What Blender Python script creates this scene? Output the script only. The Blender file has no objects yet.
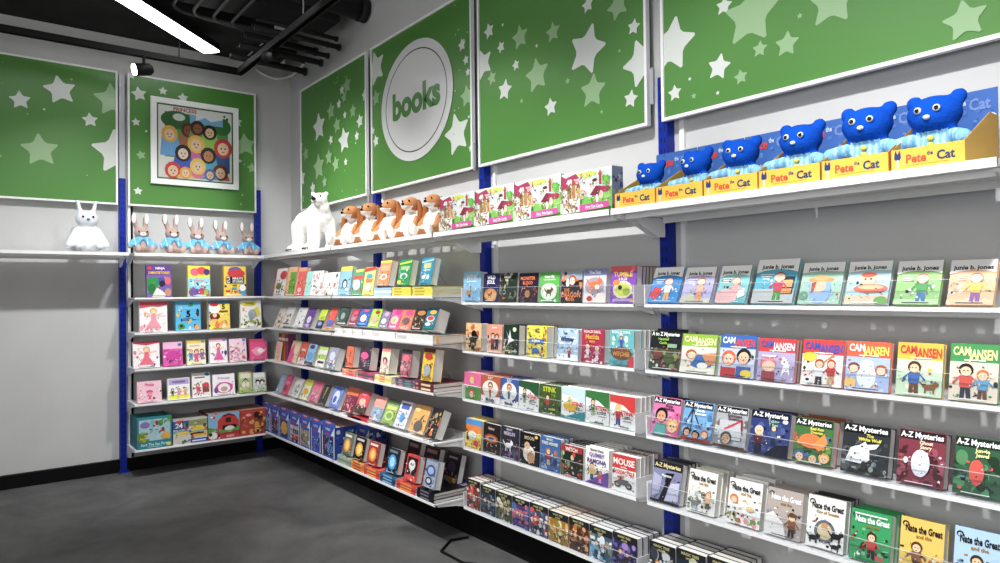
import bpy, bmesh, math, random
from mathutils import Vector, Matrix, Euler

K = 1.4            # metres per layout unit (one shelving bay = 1 unit)
Z0 = 0.345
random.seed(7)
COL = bpy.context.scene.collection
pi = math.pi

# ------------------------------------------------------------------ camera
YAW, PITCH, ROLL, FP = 0.6652, 0.0134, -0.0113, 692.426
CX, CY, CH = 4.771, -1.8666, 1.4193 - Z0
cyw, syw = math.cos(YAW), math.sin(YAW)
fwd0 = Vector((-cyw, syw, 0)); rgt0 = Vector((syw, cyw, 0)); up0 = Vector((0, 0, 1))
cp, sp = math.cos(PITCH), math.sin(PITCH)
FW = fwd0 * cp + up0 * sp
UP1 = -fwd0 * sp + up0 * cp
cr, sr = math.cos(ROLL), math.sin(ROLL)
RG = rgt0 * cr + UP1 * sr
UPV = -rgt0 * sr + UP1 * cr
CAMP = Vector((CX, CY, CH))

def proj(X, Y, Z):
    d = Vector((X, Y, Z)) - CAMP
    F = d.dot(FW)
    return 500 + FP * d.dot(RG) / F, 281.5 - FP * d.dot(UPV) / F

def ray(u, v):
    return (FW + RG * ((u - 500) / FP) + UPV * ((281.5 - v) / FP))

def onY(u, v, Y):
    d = ray(u, v); return CAMP + d * ((Y - CY) / d.y)

def onX(u, v, X):
    d = ray(u, v); return CAMP + d * ((X - CX) / d.x)

def onZ(u, v, Z):
    d = ray(u, v); return CAMP + d * ((Z - CH) / d.z)

def bis(fn, a, b):
    fa = fn(a)
    for _ in range(50):
        m = (a + b) / 2; fm = fn(m)
        if (fa < 0) == (fm < 0): a, fa = m, fm
        else: b = m
    return (a + b) / 2

cd = bpy.data.cameras.new('camera'); cam = bpy.data.objects.new('camera', cd); COL.objects.link(cam)
cd.sensor_width = 36; cd.lens = FP / 1000 * 36; cd.clip_start = 0.05; cd.clip_end = 100
M3 = Matrix((RG, UPV, -FW)).transposed()
cam.matrix_world = Matrix.Translation(CAMP * K) @ M3.to_4x4()
bpy.context.scene.camera = cam

# ------------------------------------------------------------------ colour + materials
def lin(c):
    if not isinstance(c, str): return c
    if len(c) == 3: c = ''.join(a * 2 for a in c)
    o = []
    for i in (0, 2, 4):
        s = int(c[i:i + 2], 16) / 255
        o.append(s / 12.92 if s <= .04045 else ((s + .055) / 1.055) ** 2.4)
    return (o[0], o[1], o[2], 1.0)

def newmat(name):
    m = bpy.data.materials.new(name); m.use_nodes = True
    return m, m.node_tree.nodes, m.node_tree.links, m.node_tree.nodes['Principled BSDF']

def solid(name, c, rough=.5, spec=.5, metal=0, noise=0, nscale=20, bump=0, bscale=80):
    m, n, l, b = newmat(name)
    b.inputs['Roughness'].default_value = rough
    b.inputs['Specular IOR Level'].default_value = spec
    b.inputs['Metallic'].default_value = metal
    c = lin(c); b.inputs['Base Color'].default_value = c
    if noise or bump:
        tc = n.new('ShaderNodeTexCoord')
    if noise:
        t = n.new('ShaderNodeTexNoise'); t.inputs['Scale'].default_value = nscale; t.inputs['Detail'].default_value = 4
        l.new(tc.outputs['Object'], t.inputs['Vector'])
        mp = n.new('ShaderNodeMapRange'); mp.inputs['From Min'].default_value = .3; mp.inputs['From Max'].default_value = .7
        mp.inputs['To Min'].default_value = 1 - noise; mp.inputs['To Max'].default_value = 1 + noise
        l.new(t.outputs['Fac'], mp.inputs['Value'])
        mx = n.new('ShaderNodeVectorMath'); mx.operation = 'SCALE'; mx.inputs[0].default_value = c[:3]
        l.new(mp.outputs['Result'], mx.inputs['Scale']); l.new(mx.outputs['Vector'], b.inputs['Base Color'])
    if bump:
        t = n.new('ShaderNodeTexNoise'); t.inputs['Scale'].default_value = bscale
        l.new(tc.outputs['Object'], t.inputs['Vector'])
        bp = n.new('ShaderNodeBump'); bp.inputs['Strength'].default_value = bump; bp.inputs['Distance'].default_value = .01
        l.new(t.outputs['Fac'], bp.inputs['Height']); l.new(bp.outputs['Normal'], b.inputs['Normal'])
    return m

def painted(name, rough=.4, spec=.5, bump=0, bscale=200, coat=0, sat=1, val=1):
    """colour comes from the printed colours stored on the mesh"""
    m, n, l, b = newmat(name)
    b.inputs['Roughness'].default_value = rough; b.inputs['Specular IOR Level'].default_value = spec
    if coat: b.inputs['Coat Weight'].default_value = coat; b.inputs['Coat Roughness'].default_value = .2
    a = n.new('ShaderNodeAttribute'); a.attribute_name = 'Col'
    hs = n.new('ShaderNodeHueSaturation'); hs.inputs['Saturation'].default_value = sat; hs.inputs['Value'].default_value = val
    l.new(a.outputs['Color'], hs.inputs['Color']); l.new(hs.outputs['Color'], b.inputs['Base Color'])
    if bump:
        tc = n.new('ShaderNodeTexCoord')
        t = n.new('ShaderNodeTexNoise'); t.inputs['Scale'].default_value = bscale
        l.new(tc.outputs['Object'], t.inputs['Vector'])
        bp = n.new('ShaderNodeBump'); bp.inputs['Strength'].default_value = bump; bp.inputs['Distance'].default_value = .006
        l.new(t.outputs['Fac'], bp.inputs['Height']); l.new(bp.outputs['Normal'], b.inputs['Normal'])
    return m

def emis(name, c, s):
    m, n, l, b = newmat(name)
    b.inputs['Base Color'].default_value = (0, 0, 0, 1)
    b.inputs['Emission Color'].default_value = lin(c); b.inputs['Emission Strength'].default_value = s
    return m

PRINT = painted('printed_paper', .42, .35, sat=.92, val=.98)
BOARD = painted('printed_panel', .42, .5, coat=.25, sat=.94, val=.78)
CARDM = painted('printed_card', .5, .35, sat=.92, val=.86)
PLUSH = painted('plush_fabric', .95, .1, .6, 160)
WALLM = solid('wall_paint', 'c9c9c8', .75, .2, noise=.035, nscale=2.5, bump=.08, bscale=60)
SHELF = solid('shelf_enamel', 'eeeeee', .4, .4)
BLUE = solid('blue_enamel', '0a2a98', .4, .45)
def slotted(m):
    n, l = m.node_tree.nodes, m.node_tree.links; b = n['Principled BSDF']
    tc = n.new('ShaderNodeTexCoord'); sx = n.new('ShaderNodeSeparateXYZ'); l.new(tc.outputs['Object'], sx.inputs[0])
    def mt(op, a, v):
        q = n.new('ShaderNodeMath'); q.operation = op
        l.new(a, q.inputs[0])
        if isinstance(v, float): q.inputs[1].default_value = v
        else: l.new(v, q.inputs[1])
        return q.outputs[0]
    z = mt('GREATER_THAN', mt('FRACT', mt('MULTIPLY', sx.outputs[2], 20.0), 0.0), .5)
    x = mt('LESS_THAN', mt('ABSOLUTE', mt('SUBTRACT', mt('ABSOLUTE', sx.outputs[0], 0.0), .0098), 0.0), .0028)
    y = mt('LESS_THAN', sx.outputs[1], -.0555)
    f = mt('MULTIPLY', mt('MULTIPLY', z, x), y)
    mx = n.new('ShaderNodeMix'); mx.data_type = 'RGBA'; l.new(f, mx.inputs[0])
    mx.inputs[6].default_value = lin('0a2a98'); mx.inputs[7].default_value = lin('03081e')
    l.new(mx.outputs[2], b.inputs['Base Color'])
    return m
POSTM = slotted(solid('slotted_blue_enamel', '0a2a98', .4, .45))
DARKSLOT = solid('slot_dark', '050a30', .8, .1)
ALU = solid('aluminium', 'b4b6ba', .45, .5, .35)
BLACK = solid('black_paint', '0a0a0b', .6, .25)
CEILM = solid('ceiling_black', '2a2a2a', .85, .15, noise=.3, nscale=3)
DUCTM = solid('duct_dark', '242425', .6, .3, noise=.2, nscale=6)
PIPEM = solid('conduit_grey', '4a4a4c', .5, .4)
CHROME = solid('wire_metal', '9a9a9c', .3, .5, .8)
PLASTW = solid('white_plastic', 'f0f0f0', .35, .5)
SKIRT = solid('kick_black', '060606', .7, .2)
EYE = solid('bead_black', '080808', .15, .6)
PAPER = solid('page_block', 'e4e1da', .9, .1)

# page block with fine page lines
def pages_mat(name, c):
    m, n, l, b = newmat(name)
    b.inputs['Roughness'].default_value = .9; b.inputs['Specular IOR Level'].default_value = .1
    tc = n.new('ShaderNodeTexCoord'); w = n.new('ShaderNodeTexWave')
    w.wave_type = 'BANDS'; w.bands_direction = 'Y'; w.inputs['Scale'].default_value = 90
    w.inputs['Distortion'].default_value = 1.2; w.inputs['Detail'].default_value = 1
    l.new(tc.outputs['Object'], w.inputs['Vector'])
    rp = n.new('ShaderNodeValToRGB')
    c = lin(c); rp.color_ramp.elements[0].color = (c[0] * .8, c[1] * .8, c[2] * .79, 1); rp.color_ramp.elements[1].color = c
    l.new(w.outputs['Fac'], rp.inputs['Fac']); l.new(rp.outputs['Color'], b.inputs['Base Color'])
    return m
PAGES = pages_mat('book_pages', 'efede8')

def clear_mat():
    m, n, l, b = newmat('clear_acrylic')
    n.remove(b)
    out = n['Material Output']
    tr = n.new('ShaderNodeBsdfTransparent'); tr.inputs['Color'].default_value = (.93, .94, .95, 1)
    gl = n.new('ShaderNodeBsdfGlossy'); gl.inputs['Roughness'].default_value = .08
    df = n.new('ShaderNodeBsdfDiffuse'); df.inputs['Color'].default_value = (.8, .8, .82, 1)
    m1 = n.new('ShaderNodeMixShader'); m2 = n.new('ShaderNodeMixShader')
    m1.inputs['Fac'].default_value = .012
    l.new(tr.outputs[0], m1.inputs[1]); l.new(df.outputs[0], m1.inputs[2])
    m2.inputs['Fac'].default_value = .02; l.new(m1.outputs[0], m2.inputs[1]); l.new(gl.outputs[0], m2.inputs[2])
    l.new(m2.outputs[0], out.inputs['Surface'])
    return m
CLEAR = clear_mat()

def frosted_mat():
    m, n, l, b = newmat('milky_acrylic')
    n.remove(b); out = n['Material Output']
    tr = n.new('ShaderNodeBsdfTransparent')
    df = n.new('ShaderNodeBsdfDiffuse'); df.inputs['Color'].default_value = (.88, .88, .9, 1)
    m1 = n.new('ShaderNodeMixShader'); m1.inputs['Fac'].default_value = .62
    l.new(tr.outputs[0], m1.inputs[1]); l.new(df.outputs[0], m1.inputs[2]); l.new(m1.outputs[0], out.inputs['Surface'])
    return m
FROST = frosted_mat()
EDGE = frosted_mat(); EDGE.name = 'acrylic_edge'
for _n in EDGE.node_tree.nodes:
    if _n.type == 'MIX_SHADER': _n.inputs['Fac'].default_value = .3

def floor_mat():
    m, n, l, b = newmat('polished_concrete')
    tc = n.new('ShaderNodeTexCoord')
    t1 = n.new('ShaderNodeTexNoise'); t1.inputs['Scale'].default_value = 1.6; t1.inputs['Detail'].default_value = 8; t1.inputs['Roughness'].default_value = .65
    t1.inputs['Distortion'].default_value = .6
    l.new(tc.outputs['Object'], t1.inputs['Vector'])
    rp = n.new('ShaderNodeValToRGB')
    rp.color_ramp.elements[0].position = .3; rp.color_ramp.elements[0].color = lin('464646')
    rp.color_ramp.elements[1].position = .72; rp.color_ramp.elements[1].color = lin('727271')
    l.new(t1.outputs['Fac'], rp.inputs['Fac']); l.new(rp.outputs['Color'], b.inputs['Base Color'])
    t2 = n.new('ShaderNodeTexNoise'); t2.inputs['Scale'].default_value = 5; t2.inputs['Detail'].default_value = 6
    l.new(tc.outputs['Object'], t2.inputs['Vector'])
    mr = n.new('ShaderNodeMapRange'); mr.inputs['To Min'].default_value = .42; mr.inputs['To Max'].default_value = .75
    l.new(t2.outputs['Fac'], mr.inputs['Value']); l.new(mr.outputs['Result'], b.inputs['Roughness'])
    b.inputs['Specular IOR Level'].default_value = .4
    bp = n.new('ShaderNodeBump'); bp.inputs['Strength'].default_value = .06; l.new(t2.outputs['Fac'], bp.inputs['Height']); l.new(bp.outputs['Normal'], b.inputs['Normal'])
    return m
FLOORM = floor_mat()

# ------------------------------------------------------------------ mesh builder
_glyph = {}
def glyphs(txt):
    if txt not in _glyph:
        cu = bpy.data.curves.new('t', 'FONT'); cu.body = txt; cu.size = 1; cu.align_x = 'CENTER'; cu.resolution_u = 6 if txt == 'books' else 2; cu.offset = .045 if txt == 'books' else .034
        o = bpy.data.objects.new('t', cu); COL.objects.link(o)
        dg = bpy.context.evaluated_depsgraph_get()
        me = bpy.data.meshes.new_from_object(o.evaluated_get(dg))
        vs = [(v.co.x, v.co.y) for v in me.vertices]; fs = [tuple(p.vertices) for p in me.polygons]
        xs = [v[0] for v in vs] or [0]
        cxm = (min(xs) + max(xs)) / 2
        _glyph[txt] = ([(x - cxm, y) for x, y in vs], fs, max(xs) - min(xs))
        bpy.data.objects.remove(o); bpy.data.curves.remove(cu); bpy.data.meshes.remove(me)
    return _glyph[txt]

class MB:
    def __init__(s): s.v = []; s.f = []; s.c = []; s.m = Matrix.Identity(4)
    def add(s, vs, fs, c=(.8, .8, .8, 1)):
        o = len(s.v); s.v += [s.m @ Vector(p) for p in vs]
        s.f += [tuple(i + o for i in f) for f in fs]; s.c += [lin(c)] * len(fs)
        return s
    def box(s, x0, y0, z0, x1, y1, z1, c=(.8, .8, .8, 1)):
        return s.add([(x0, y0, z0), (x1, y0, z0), (x1, y1, z0), (x0, y1, z0), (x0, y0, z1), (x1, y0, z1), (x1, y1, z1), (x0, y1, z1)],
              [(0, 3, 2, 1), (4, 5, 6, 7), (0, 1, 5, 4), (1, 2, 6, 5), (2, 3, 7, 6), (3, 0, 4, 7)], c)
    def poly(s, pts, c): return s.add(pts, [tuple(range(len(pts)))], c)
    def prism(s, pts, d, c=(.8, .8, .8, 1)):      # pts 3D loop, d extrude vector
        n = len(pts); d = Vector(d); a = [Vector(p) for p in pts]; b = [p + d for p in a]
        fs = [tuple(range(n)), tuple(range(2 * n - 1, n - 1, -1))] + [(i, i + n, (i + 1) % n + n, (i + 1) % n) for i in range(n)]
        return s.add(a + b, fs, c)
    def tube(s, pts, r, c=(.8, .8, .8, 1), n=8):
        pts = [Vector(p) for p in pts]; rings = []
        for i, p in enumerate(pts):
            t = (pts[min(i + 1, len(pts) - 1)] - pts[max(i - 1, 0)]).normalized()
            a = t.orthogonal().normalized() if i == 0 else (pa - t * pa.dot(t)).normalized()
            pa = a; b = t.cross(a)
            rr = r[i] if isinstance(r, (list, tuple)) else r
            rings.append([p + (a * math.cos(k * 2 * pi / n) + b * math.sin(k * 2 * pi / n)) * rr for k in range(n)])
        vs = [q for g in rings for q in g]; fs = []
        for i in range(len(pts) - 1):
            for k in range(n): fs.append((i * n + k, i * n + (k + 1) % n, (i + 1) * n + (k + 1) % n, (i + 1) * n + k))
        fs += [tuple(range(n - 1, -1, -1)), tuple((len(pts) - 1) * n + k for k in range(n))]
        return s.add(vs, fs, c)
    def ell(s, c0, r, c=(.8, .8, .8, 1), n=12, m=8, rot=None):
        R = rot.to_matrix() if rot else Matrix.Identity(3)
        vs = []; fs = []
        for j in range(1, m):
            for i in range(n):
                a = i * 2 * pi / n; b = j * pi / m
                vs.append(Vector(c0) + R @ Vector((r[0] * math.sin(b) * math.cos(a), r[1] * math.sin(b) * math.sin(a), r[2] * math.cos(b))))
        t = len(vs); vs.append(Vector(c0) + R @ Vector((0, 0, r[2]))); vs.append(Vector(c0) - R @ Vector((0, 0, r[2])))
        for j in range(m - 2):
            for i in range(n): fs.append((j * n + i, (j + 1) * n + i, (j + 1) * n + (i + 1) % n, j * n + (i + 1) % n))
        for i in range(n): fs.append((t, i, (i + 1) % n)); fs.append((t + 1, (m - 2) * n + (i + 1) % n, (m - 2) * n + i))
        return s.add(vs, fs, c)
    def mesh(s, name, mat, smooth=False):
        me = bpy.data.meshes.new(name)
        me.from_pydata([v * K for v in s.v], [], s.f)
        ca = me.color_attributes.new('Col', 'FLOAT_COLOR', 'CORNER')
        d = []
        for p, c in zip(me.polygons, s.c): d += list(c) * p.loop_total
        ca.data.foreach_set('color', d)
        me.materials.append(mat)
        if smooth: me.polygons.foreach_set('use_smooth', [True] * len(me.polygons))
        me.update(); return me

def oset(o, label=None, cat=None, group=None, kind=None):
    if label and len(label.split()) > 16: print('LONG', len(label.split()), label)
    if label: o['label'] = label
    if cat: o['category'] = cat
    if group: o['group'] = group
    if kind: o['kind'] = kind
    return o
def obj(name, me, parent=None, loc=(0, 0, 0), rot=(0, 0, 0)):
    o = bpy.data.objects.new(name, me); COL.objects.link(o)
    o.location = Vector(loc) * K; o.rotation_euler = rot
    if parent: o.parent = parent
    return o
def thing(name, label, cat, loc=(0, 0, 0), rot=(0, 0, 0), group=None):
    o = obj(name, None, None, loc, rot); o.empty_display_size = .05
    return oset(o, label, cat, group)
def struct(name, mb, mat, smooth=False):
    return oset(obj(name, mb.mesh(name, mat, smooth)), kind='structure')

# ------------------------------------------------------------------ flat artwork
def star_pts(cx, cy, r, a0, inner=.5):
    r *= 1.14
    p = []
    for i in range(10):
        a = a0 + pi / 2 + i * pi / 5; q = r if i % 2 == 0 else r * inner
        p.append((cx + q * math.cos(a), cy + q * math.sin(a)))
    o = []
    n = len(p)
    for i in range(n):
        a, b = p[i], p[(i + 1) % n]
        o.append((a[0] * .86 + b[0] * .14, a[1] * .86 + b[1] * .14)); o.append((a[0] * .14 + b[0] * .86, a[1] * .14 + b[1] * .86))
    return o

def expand(ops, A):
    """A = width/height; makes simple shapes in 0..1 cover space"""
    out = []
    for op in ops:
        k = op[0]
        if k == 'k':      # a child figure
            _, cx, cy, s, hair, shirt, pants = op[:7]; skin = op[7] if len(op) > 7 else 'f0c8a0'
            x = s / A
            out += [('p', pants, [cx - .14 * x, cy - .5 * s, cx - .02 * x, cy - .5 * s, cx, cy - .2 * s, cx + .03 * x, cy - .5 * s, cx + .15 * x, cy - .5 * s, cx + .12 * x, cy - .1 * s, cx - .12 * x, cy - .1 * s]),
                    ('p', shirt, [cx - .15 * x, cy - .18 * s, cx + .15 * x, cy - .18 * s, cx + .17 * x, cy + .08 * s, cx + .3 * x, cy - .1 * s, cx + .34 * x, cy - .04 * s, cx + .14 * x, cy + .17 * s, cx - .14 * x, cy + .17 * s, cx - .34 * x, cy - .04 * s, cx - .3 * x, cy - .1 * s, cx - .17 * x, cy + .08 * s]),
                    ('e', cx, cy + .33 * s, .19 * x, .19 * s, hair), ('e', cx, cy + .29 * s, .14 * x, .14 * s, skin),
                    ('e', cx - .05 * x, cy + .31 * s, .02 * x, .02 * s, '222'), ('e', cx + .05 * x, cy + .31 * s, .02 * x, .02 * s, '222')]
        elif k == 'f':    # a face
            _, cx, cy, s, hair, skin = op[:6]; x = s / A
            out += [('e', cx, cy + .08 * s, .55 * x, .52 * s, hair), ('e', cx, cy - .05 * s, .4 * x, .42 * s, skin),
                    ('e', cx - .15 * x, cy, .05 * x, .06 * s, '222'), ('e', cx + .15 * x, cy, .05 * x, .06 * s, '222'),
                    ('e', cx, cy - .24 * s, .1 * x, .03 * s, 'c33')]
        elif k == 'a':    # an animal seen from the side
            _, cx, cy, s, c = op[:5]; x = s / A
            out += [('e', cx, cy, .42 * x, .22 * s, c), ('e', cx + .42 * x, cy + .22 * s, .2 * x, .18 * s, c),
                    ('p', c, [cx + .3 * x, cy + .32 * s, cx + .36 * x, cy + .55 * s, cx + .45 * x, cy + .35 * s]),
                    ('p', c, [cx - .34 * x, cy, cx - .2 * x, cy, cx - .22 * x, cy - .45 * s, cx - .34 * x, cy - .45 * s]),
                    ('p', c, [cx + .2 * x, cy, cx + .34 * x, cy, cx + .34 * x, cy - .45 * s, cx + .22 * x, cy - .45 * s]),
                    ('p', c, [cx - .38 * x, cy + .1 * s, cx - .65 * x, cy + .4 * s, cx - .7 * x, cy + .34 * s, cx - .42 * x, cy - .05 * s])]
        elif k == 's':    # many small shapes
            _, seed, n, x0, y0, x1, y1, sz, cols = op
            r = random.Random(seed)
            for _i in range(n):
                px, py = r.uniform(x0, x1), r.uniform(y0, y1); c = r.choice(cols); q = sz * r.uniform(.5, 1.3)
                t = r.random()
                if t < .45: out.append(('e', px, py, q / A * .6, q * r.uniform(.4, .9), c))
                elif t < .75:
                    a = r.uniform(0, pi); dx, dy = math.cos(a) * q / A, math.sin(a) * q
                    out.append(('p', c, [px - dx, py - dy, px + dx * .4 + dy * .3 / A, py - dx * .3 * A + dy * .4, px + dx, py + dy, px - dx * .3, py + dy * .6]))
                else: out.append(('r', px - q / A * .5, py - q * .25, px + q / A * .5, py + q * .25, c))
        elif k == 'star':
            _, cx, cy, rr, a, c = op
            pts = star_pts(0, 0, rr, a); out.append(('p', c, [q for p in pts for q in (cx + p[0] / A, cy + p[1])]))
        else: out.append(op)
    return out

def art(mb, w, h, ops, T, step=.00006, e0=.0002, back=False):
    """T(x, z, d) maps cover metres + lift to a local point; x in -w/2..w/2, z in 0..h"""
    cl = lambda q: min(1, max(0, q))
    d = e0
    for op in expand(ops, w / h):
        d += step
        k = op[0]
        if k == 'r':
            x0, y0, x1, y1, c = op[1:6]; P = [(x0, y0), (x1, y0), (x1, y1), (x0, y1)]
        elif k == 'e':
            cx, cy, rx, ry, c = op[1:6]; n = 12 if rx < .12 else (22 if w < .6 else 72)
            P = [(cx + rx * math.cos(i * 2 * pi / n), cy + ry * math.sin(i * 2 * pi / n)) for i in range(n)]
        elif k == 'p':
            c = op[1]; q = op[2]; P = [(q[i], q[i + 1]) for i in range(0, len(q), 2)]
        elif k == 't':
            txt, cx, cy, hh, c = op[1:6]; mw = op[6] if len(op) > 6 else .9
            vs, fs, gw = glyphs(txt)
            if not fs: continue
            s = hh / .72
            sx = s * h / w
            if gw * sx > mw: sx = mw / gw
            mb.add([T((cl(cx + x * sx) - .5) * w, cl(cy - hh / 2 + y * s) * h, d) for x, y in vs], fs, c)
            continue
        P = [(cl(x), cl(y)) for x, y in P]
        mb.poly([T((x - .5) * w, y * h, d) for x, y in P], c)

def front(x, z, d): return (x, -d, z)

# ------------------------------------------------------------------ room shell
mb = MB().box(-.1, 0, 0, 5.6, .1, 3.3); struct('wall_right', mb, WALLM)
mb = MB().box(-.1, -3.2, 0, 0, 0, 2.665); struct('wall_left', mb, WALLM)
mb = MB().box(-.1, -4.5, -.05, 6.5, .1, 0); struct('floor', mb, FLOORM)
mb = MB().box(-.4, -4.5, 3.3, 6.5, .1, 3.35); struct('ceiling', mb, CEILM)
mb = MB().box(0, -.09, .001, 5.6, 0, .1); struct('baseboard_right', mb, SKIRT)
mb = MB().box(0, -3.2, .001, .035, -.09, .075); struct('baseboard_left', mb, SKIRT)
# dark bulkhead over the left wall
mb = MB().box(-.4, -4.4, 2.665, .62, -.34, 3.0); struct('ceiling_bulkhead', mb, CEILM)
# vertical joint strips on the walls
k = 0
for xx in (1.36, 2.375, 3.375):
    k += 1; struct('trim_%d' % k, MB().box(xx - .012, -.012, .1, xx + .006, 0, 1.9), PLASTW)
for yy in (-1.035,):
    k += 1; struct('trim_%d' % k, MB().box(0, yy - .008, .08, .03, yy + .008, 1.62), PLASTW)
    k += 1; struct('trim_%d' % k, MB().box(0, yy + .012, .08, .012, yy + .024, 1.62), BLACK)

# ------------------------------------------------------------------ ceiling services
def tube_thing(name, label, cat, pts, r, mat, group=None, n=14):
    m = MB(); m.tube(pts, r, n=n)
    return oset(obj(name, m.mesh(name, mat, True)), label, cat, group)
t = thing('air_duct', 'fat round black duct ending at the right wall, highest of the ceiling services', 'duct')
obj('duct_pipe', MB().tube([(1.17, -2.6, 2.80), (1.17, -.02, 2.70)], .062, n=20).mesh('duct_pipe', DUCTM, True), t)
obj('collar', MB().tube([(1.17, -.05, 2.702), (1.17, -.01, 2.701)], .07, n=20).mesh('collar', DUCTM, True), t)
oset(obj('air_duct', MB().prism([(.78, -2.6, 2.66), (1.02, -2.6, 2.66), (1.05, -2.6, 2.78), (1.0, -2.6, 2.84), (.76, -2.6, 2.84)], (0, 2.5, 0)).mesh('square_duct', DUCTM)),
     'boxy black duct with chamfered edge running to the right wall', 'duct')
for i, (x, z, r, ye) in enumerate([(.92, 2.55, .016, -.05), (.95, 2.585, .012, -.08), (.87, 2.57, .014, -.1), (.78, 2.535, .014, -.06), (.74, 2.56, .02, -.12), (.66, 2.525, .018, -.05), (.60, 2.535, .012, -.14), (.48, 2.51, .02, -.08)]):
    m = MB().tube([(x, -.56, z + .01), (x, ye, z)], r, n=10)
    m.tube([(x, ye - .015, z), (x, ye, z)], r * 1.35, n=10)
    oset(obj('ceiling_pipe', m.mesh('ceiling_pipe', DUCTM, True)),
         'black pipe in the bundle stopping short of the right wall under the ceiling', 'pipe', 'black pipes under the ceiling')
m = MB()
for i in range(9): m.box(.1 + i * .05, -.33, 2.635 + .01 * (i % 2), .13 + i * .05, -.12 - .02 * (i % 3), 2.66)
m.box(.1, -.33, 2.655, .53, -.12, 2.664)
oset(obj('cable_tray', m.mesh('cable_tray', DUCTM)), 'dark ribbed cable tray high in the room corner', 'tray')
for i in range(4):   # nested conduits that turn a corner
    dx = i * .085
    a = Vector((.95 + dx, -3.0, 2.60)); rr = .12
    px, py = .95 + dx, -.72 - .09 * (3 - i) + .1
    px, py = .55 + .0 * i, 0
    pts = []
    cy_ = -.62 - i * .11; cx_ = .62 + i * .02
    pts.append((3.4, cy_, 2.64)); 
    for q in range(7):
        an = q * pi / 12
        pts.append((cx_ + rr - rr * math.sin(an), cy_ + rr - rr * math.cos(an), 2.64))
    pts.append((cx_, -.2, 2.64))
    oset(obj('bent_conduit', MB().tube(pts, .009, n=8).mesh('bent_conduit', PIPEM, True)),
         ['grey conduit bending nearest the right wall', 'grey conduit bending second from the right wall', 'grey conduit bending third from the right wall', 'grey conduit bending farthest from the right wall'][i] + ' under the ceiling', 'conduit')
# lighting track, an L of two runs
TR = 2.455
t = thing('lighting_track', 'black L-shaped lighting track hanging in front of both walls', 'track', (.42, -.485, TR))
def rail(x0, y0, x1, y1):
    m = MB(); m.box(x0, y0, 0, x1, y1, .012); 
    if x1 - x0 > y1 - y0:
        m.box(x0, y0, -.022, x1, y0 + .007, 0); m.box(x0, y1 - .007, -.022, x1, y1, 0)
    else:
        m.box(x0, y0, -.022, x0 + .007, y1, 0); m.box(x1 - .007, y0, -.022, x1, y1, 0)
    return m
obj('rail', rail(-.02, -2.2, .02, .02).mesh('rail', BLACK), t)
obj('rail', rail(.02, -.02, 5.0, .02).mesh('rail', BLACK), t)
for (x, y) in ((0, -.35), (0, -1.3), (1.0, 0), (2.6, 0)):
    obj('hanger', MB().tube([(x, y, .012), (x, y, .38)], .004, n=6).mesh('hanger', BLACK), t)
# spot head near the left wall
t = thing('track_spotlight', 'lit black track spotlight near the left wall', 'light', (.45, -1.03, TR - .02))
obj('stem', MB().tube([(0, 0, 0), (0, 0, -.055)], .008).mesh('stem', BLACK), t)
R = Euler((0, 0, 0))
obj('lamp_housing', MB().tube([(0, .045, -.07), (0, .03, -.075), (.0, -.045, -.09)], [.02, .034, .036], n=18).mesh('lamp_housing', BLACK, True), t)
obj('lamp_lens', MB().tube([(.0, -.044, -.09), (.0, -.056, -.0925)], [.032, .03], n=18).mesh('lamp_lens', emis('lamp_glow', 'ffffff', 30)), t)
for i, (x, y) in enumerate(((.98, -.5),)):
    t = thing('track_spotlight', 'unlit black spotlight hanging from the track before the right wall', 'light', (x, -.485, TR - .02))
    obj('stem', MB().tube([(0, 0, 0), (0, 0, -.03)], .008).mesh('stem', BLACK), t)
    obj('lamp_housing', MB().tube([(-.02, .04, -.02), (0, 0, -.04), (.02, -.05, -.06)], [.02, .026, .028], n=16).mesh('lamp_housing', BLACK, True), t)
# linear LED bar
t = thing('linear_light', 'bright white linear LED bar hanging under the dark ceiling', 'light')
a, b = onZ(211.5, 53, 2.555), onZ(149, 14.3, 2.555)
d = (b - a); d.z = 0; d.normalize(); nrm = Vector((-d.y, d.x, 0)) * .05
e = a + d * 2.2
obj('diffuser', MB().prism([a + nrm, a - nrm, e - nrm, e + nrm], (0, 0, .012)).mesh('diffuser', emis('led_glow', 'ffffff', 9)), t)
obj('housing', MB().prism([a + nrm * 1.1 + Vector((0, 0, .012)), a - nrm * 1.1 + Vector((0, 0, .012)), e - nrm * 1.1 + Vector((0, 0, .012)), e + nrm * 1.1 + Vector((0, 0, .012))], (0, 0, .04)).mesh('housing', BLACK), t)
for q in (.15, 1.3):
    p = a + d * q
    obj('hanger', MB().tube([(p.x, p.y, p.z + .05), (p.x, p.y, 3.29)], .003, n=6).mesh('hanger', BLACK), t)
# white cable sagging across the corner
pts = []
A0, B0, C0 = Vector((.012, -.25, 2.62)), Vector((.012, -.03, 2.60)), Vector((.30, -.012, 2.64))
for q in range(9):
    f = q / 8; pts.append(A0.lerp(B0, f) + Vector((0, 0, -.03 * math.sin(pi * f))))
for q in range(1, 9):
    f = q / 8; pts.append(B0.lerp(C0, f) + Vector((0, -.0, -.02 * math.sin(pi * f))))
oset(obj('cable', MB().tube(pts, .009, n=8).mesh('cable', PLASTW, True)), 'white cable sagging across the room corner between two green panels', 'cable')
pts = [(2.30, -.12, .005), (2.28, -.2, .006), (2.36, -.3, .006), (2.52, -.3, .006), (2.6, -.24, .006), (2.66, -.27, .006), (2.62, -.33, .006)]
sm = []
for i in range(len(pts) - 1):
    for q in range(4): sm.append(Vector(pts[i]).lerp(Vector(pts[i + 1]), q / 4))
oset(obj('power_cable', MB().tube(sm, .005, n=6).mesh('power_cable', BLACK, True)), 'loose black cable curled on the floor below the blue post', 'cable')

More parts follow.
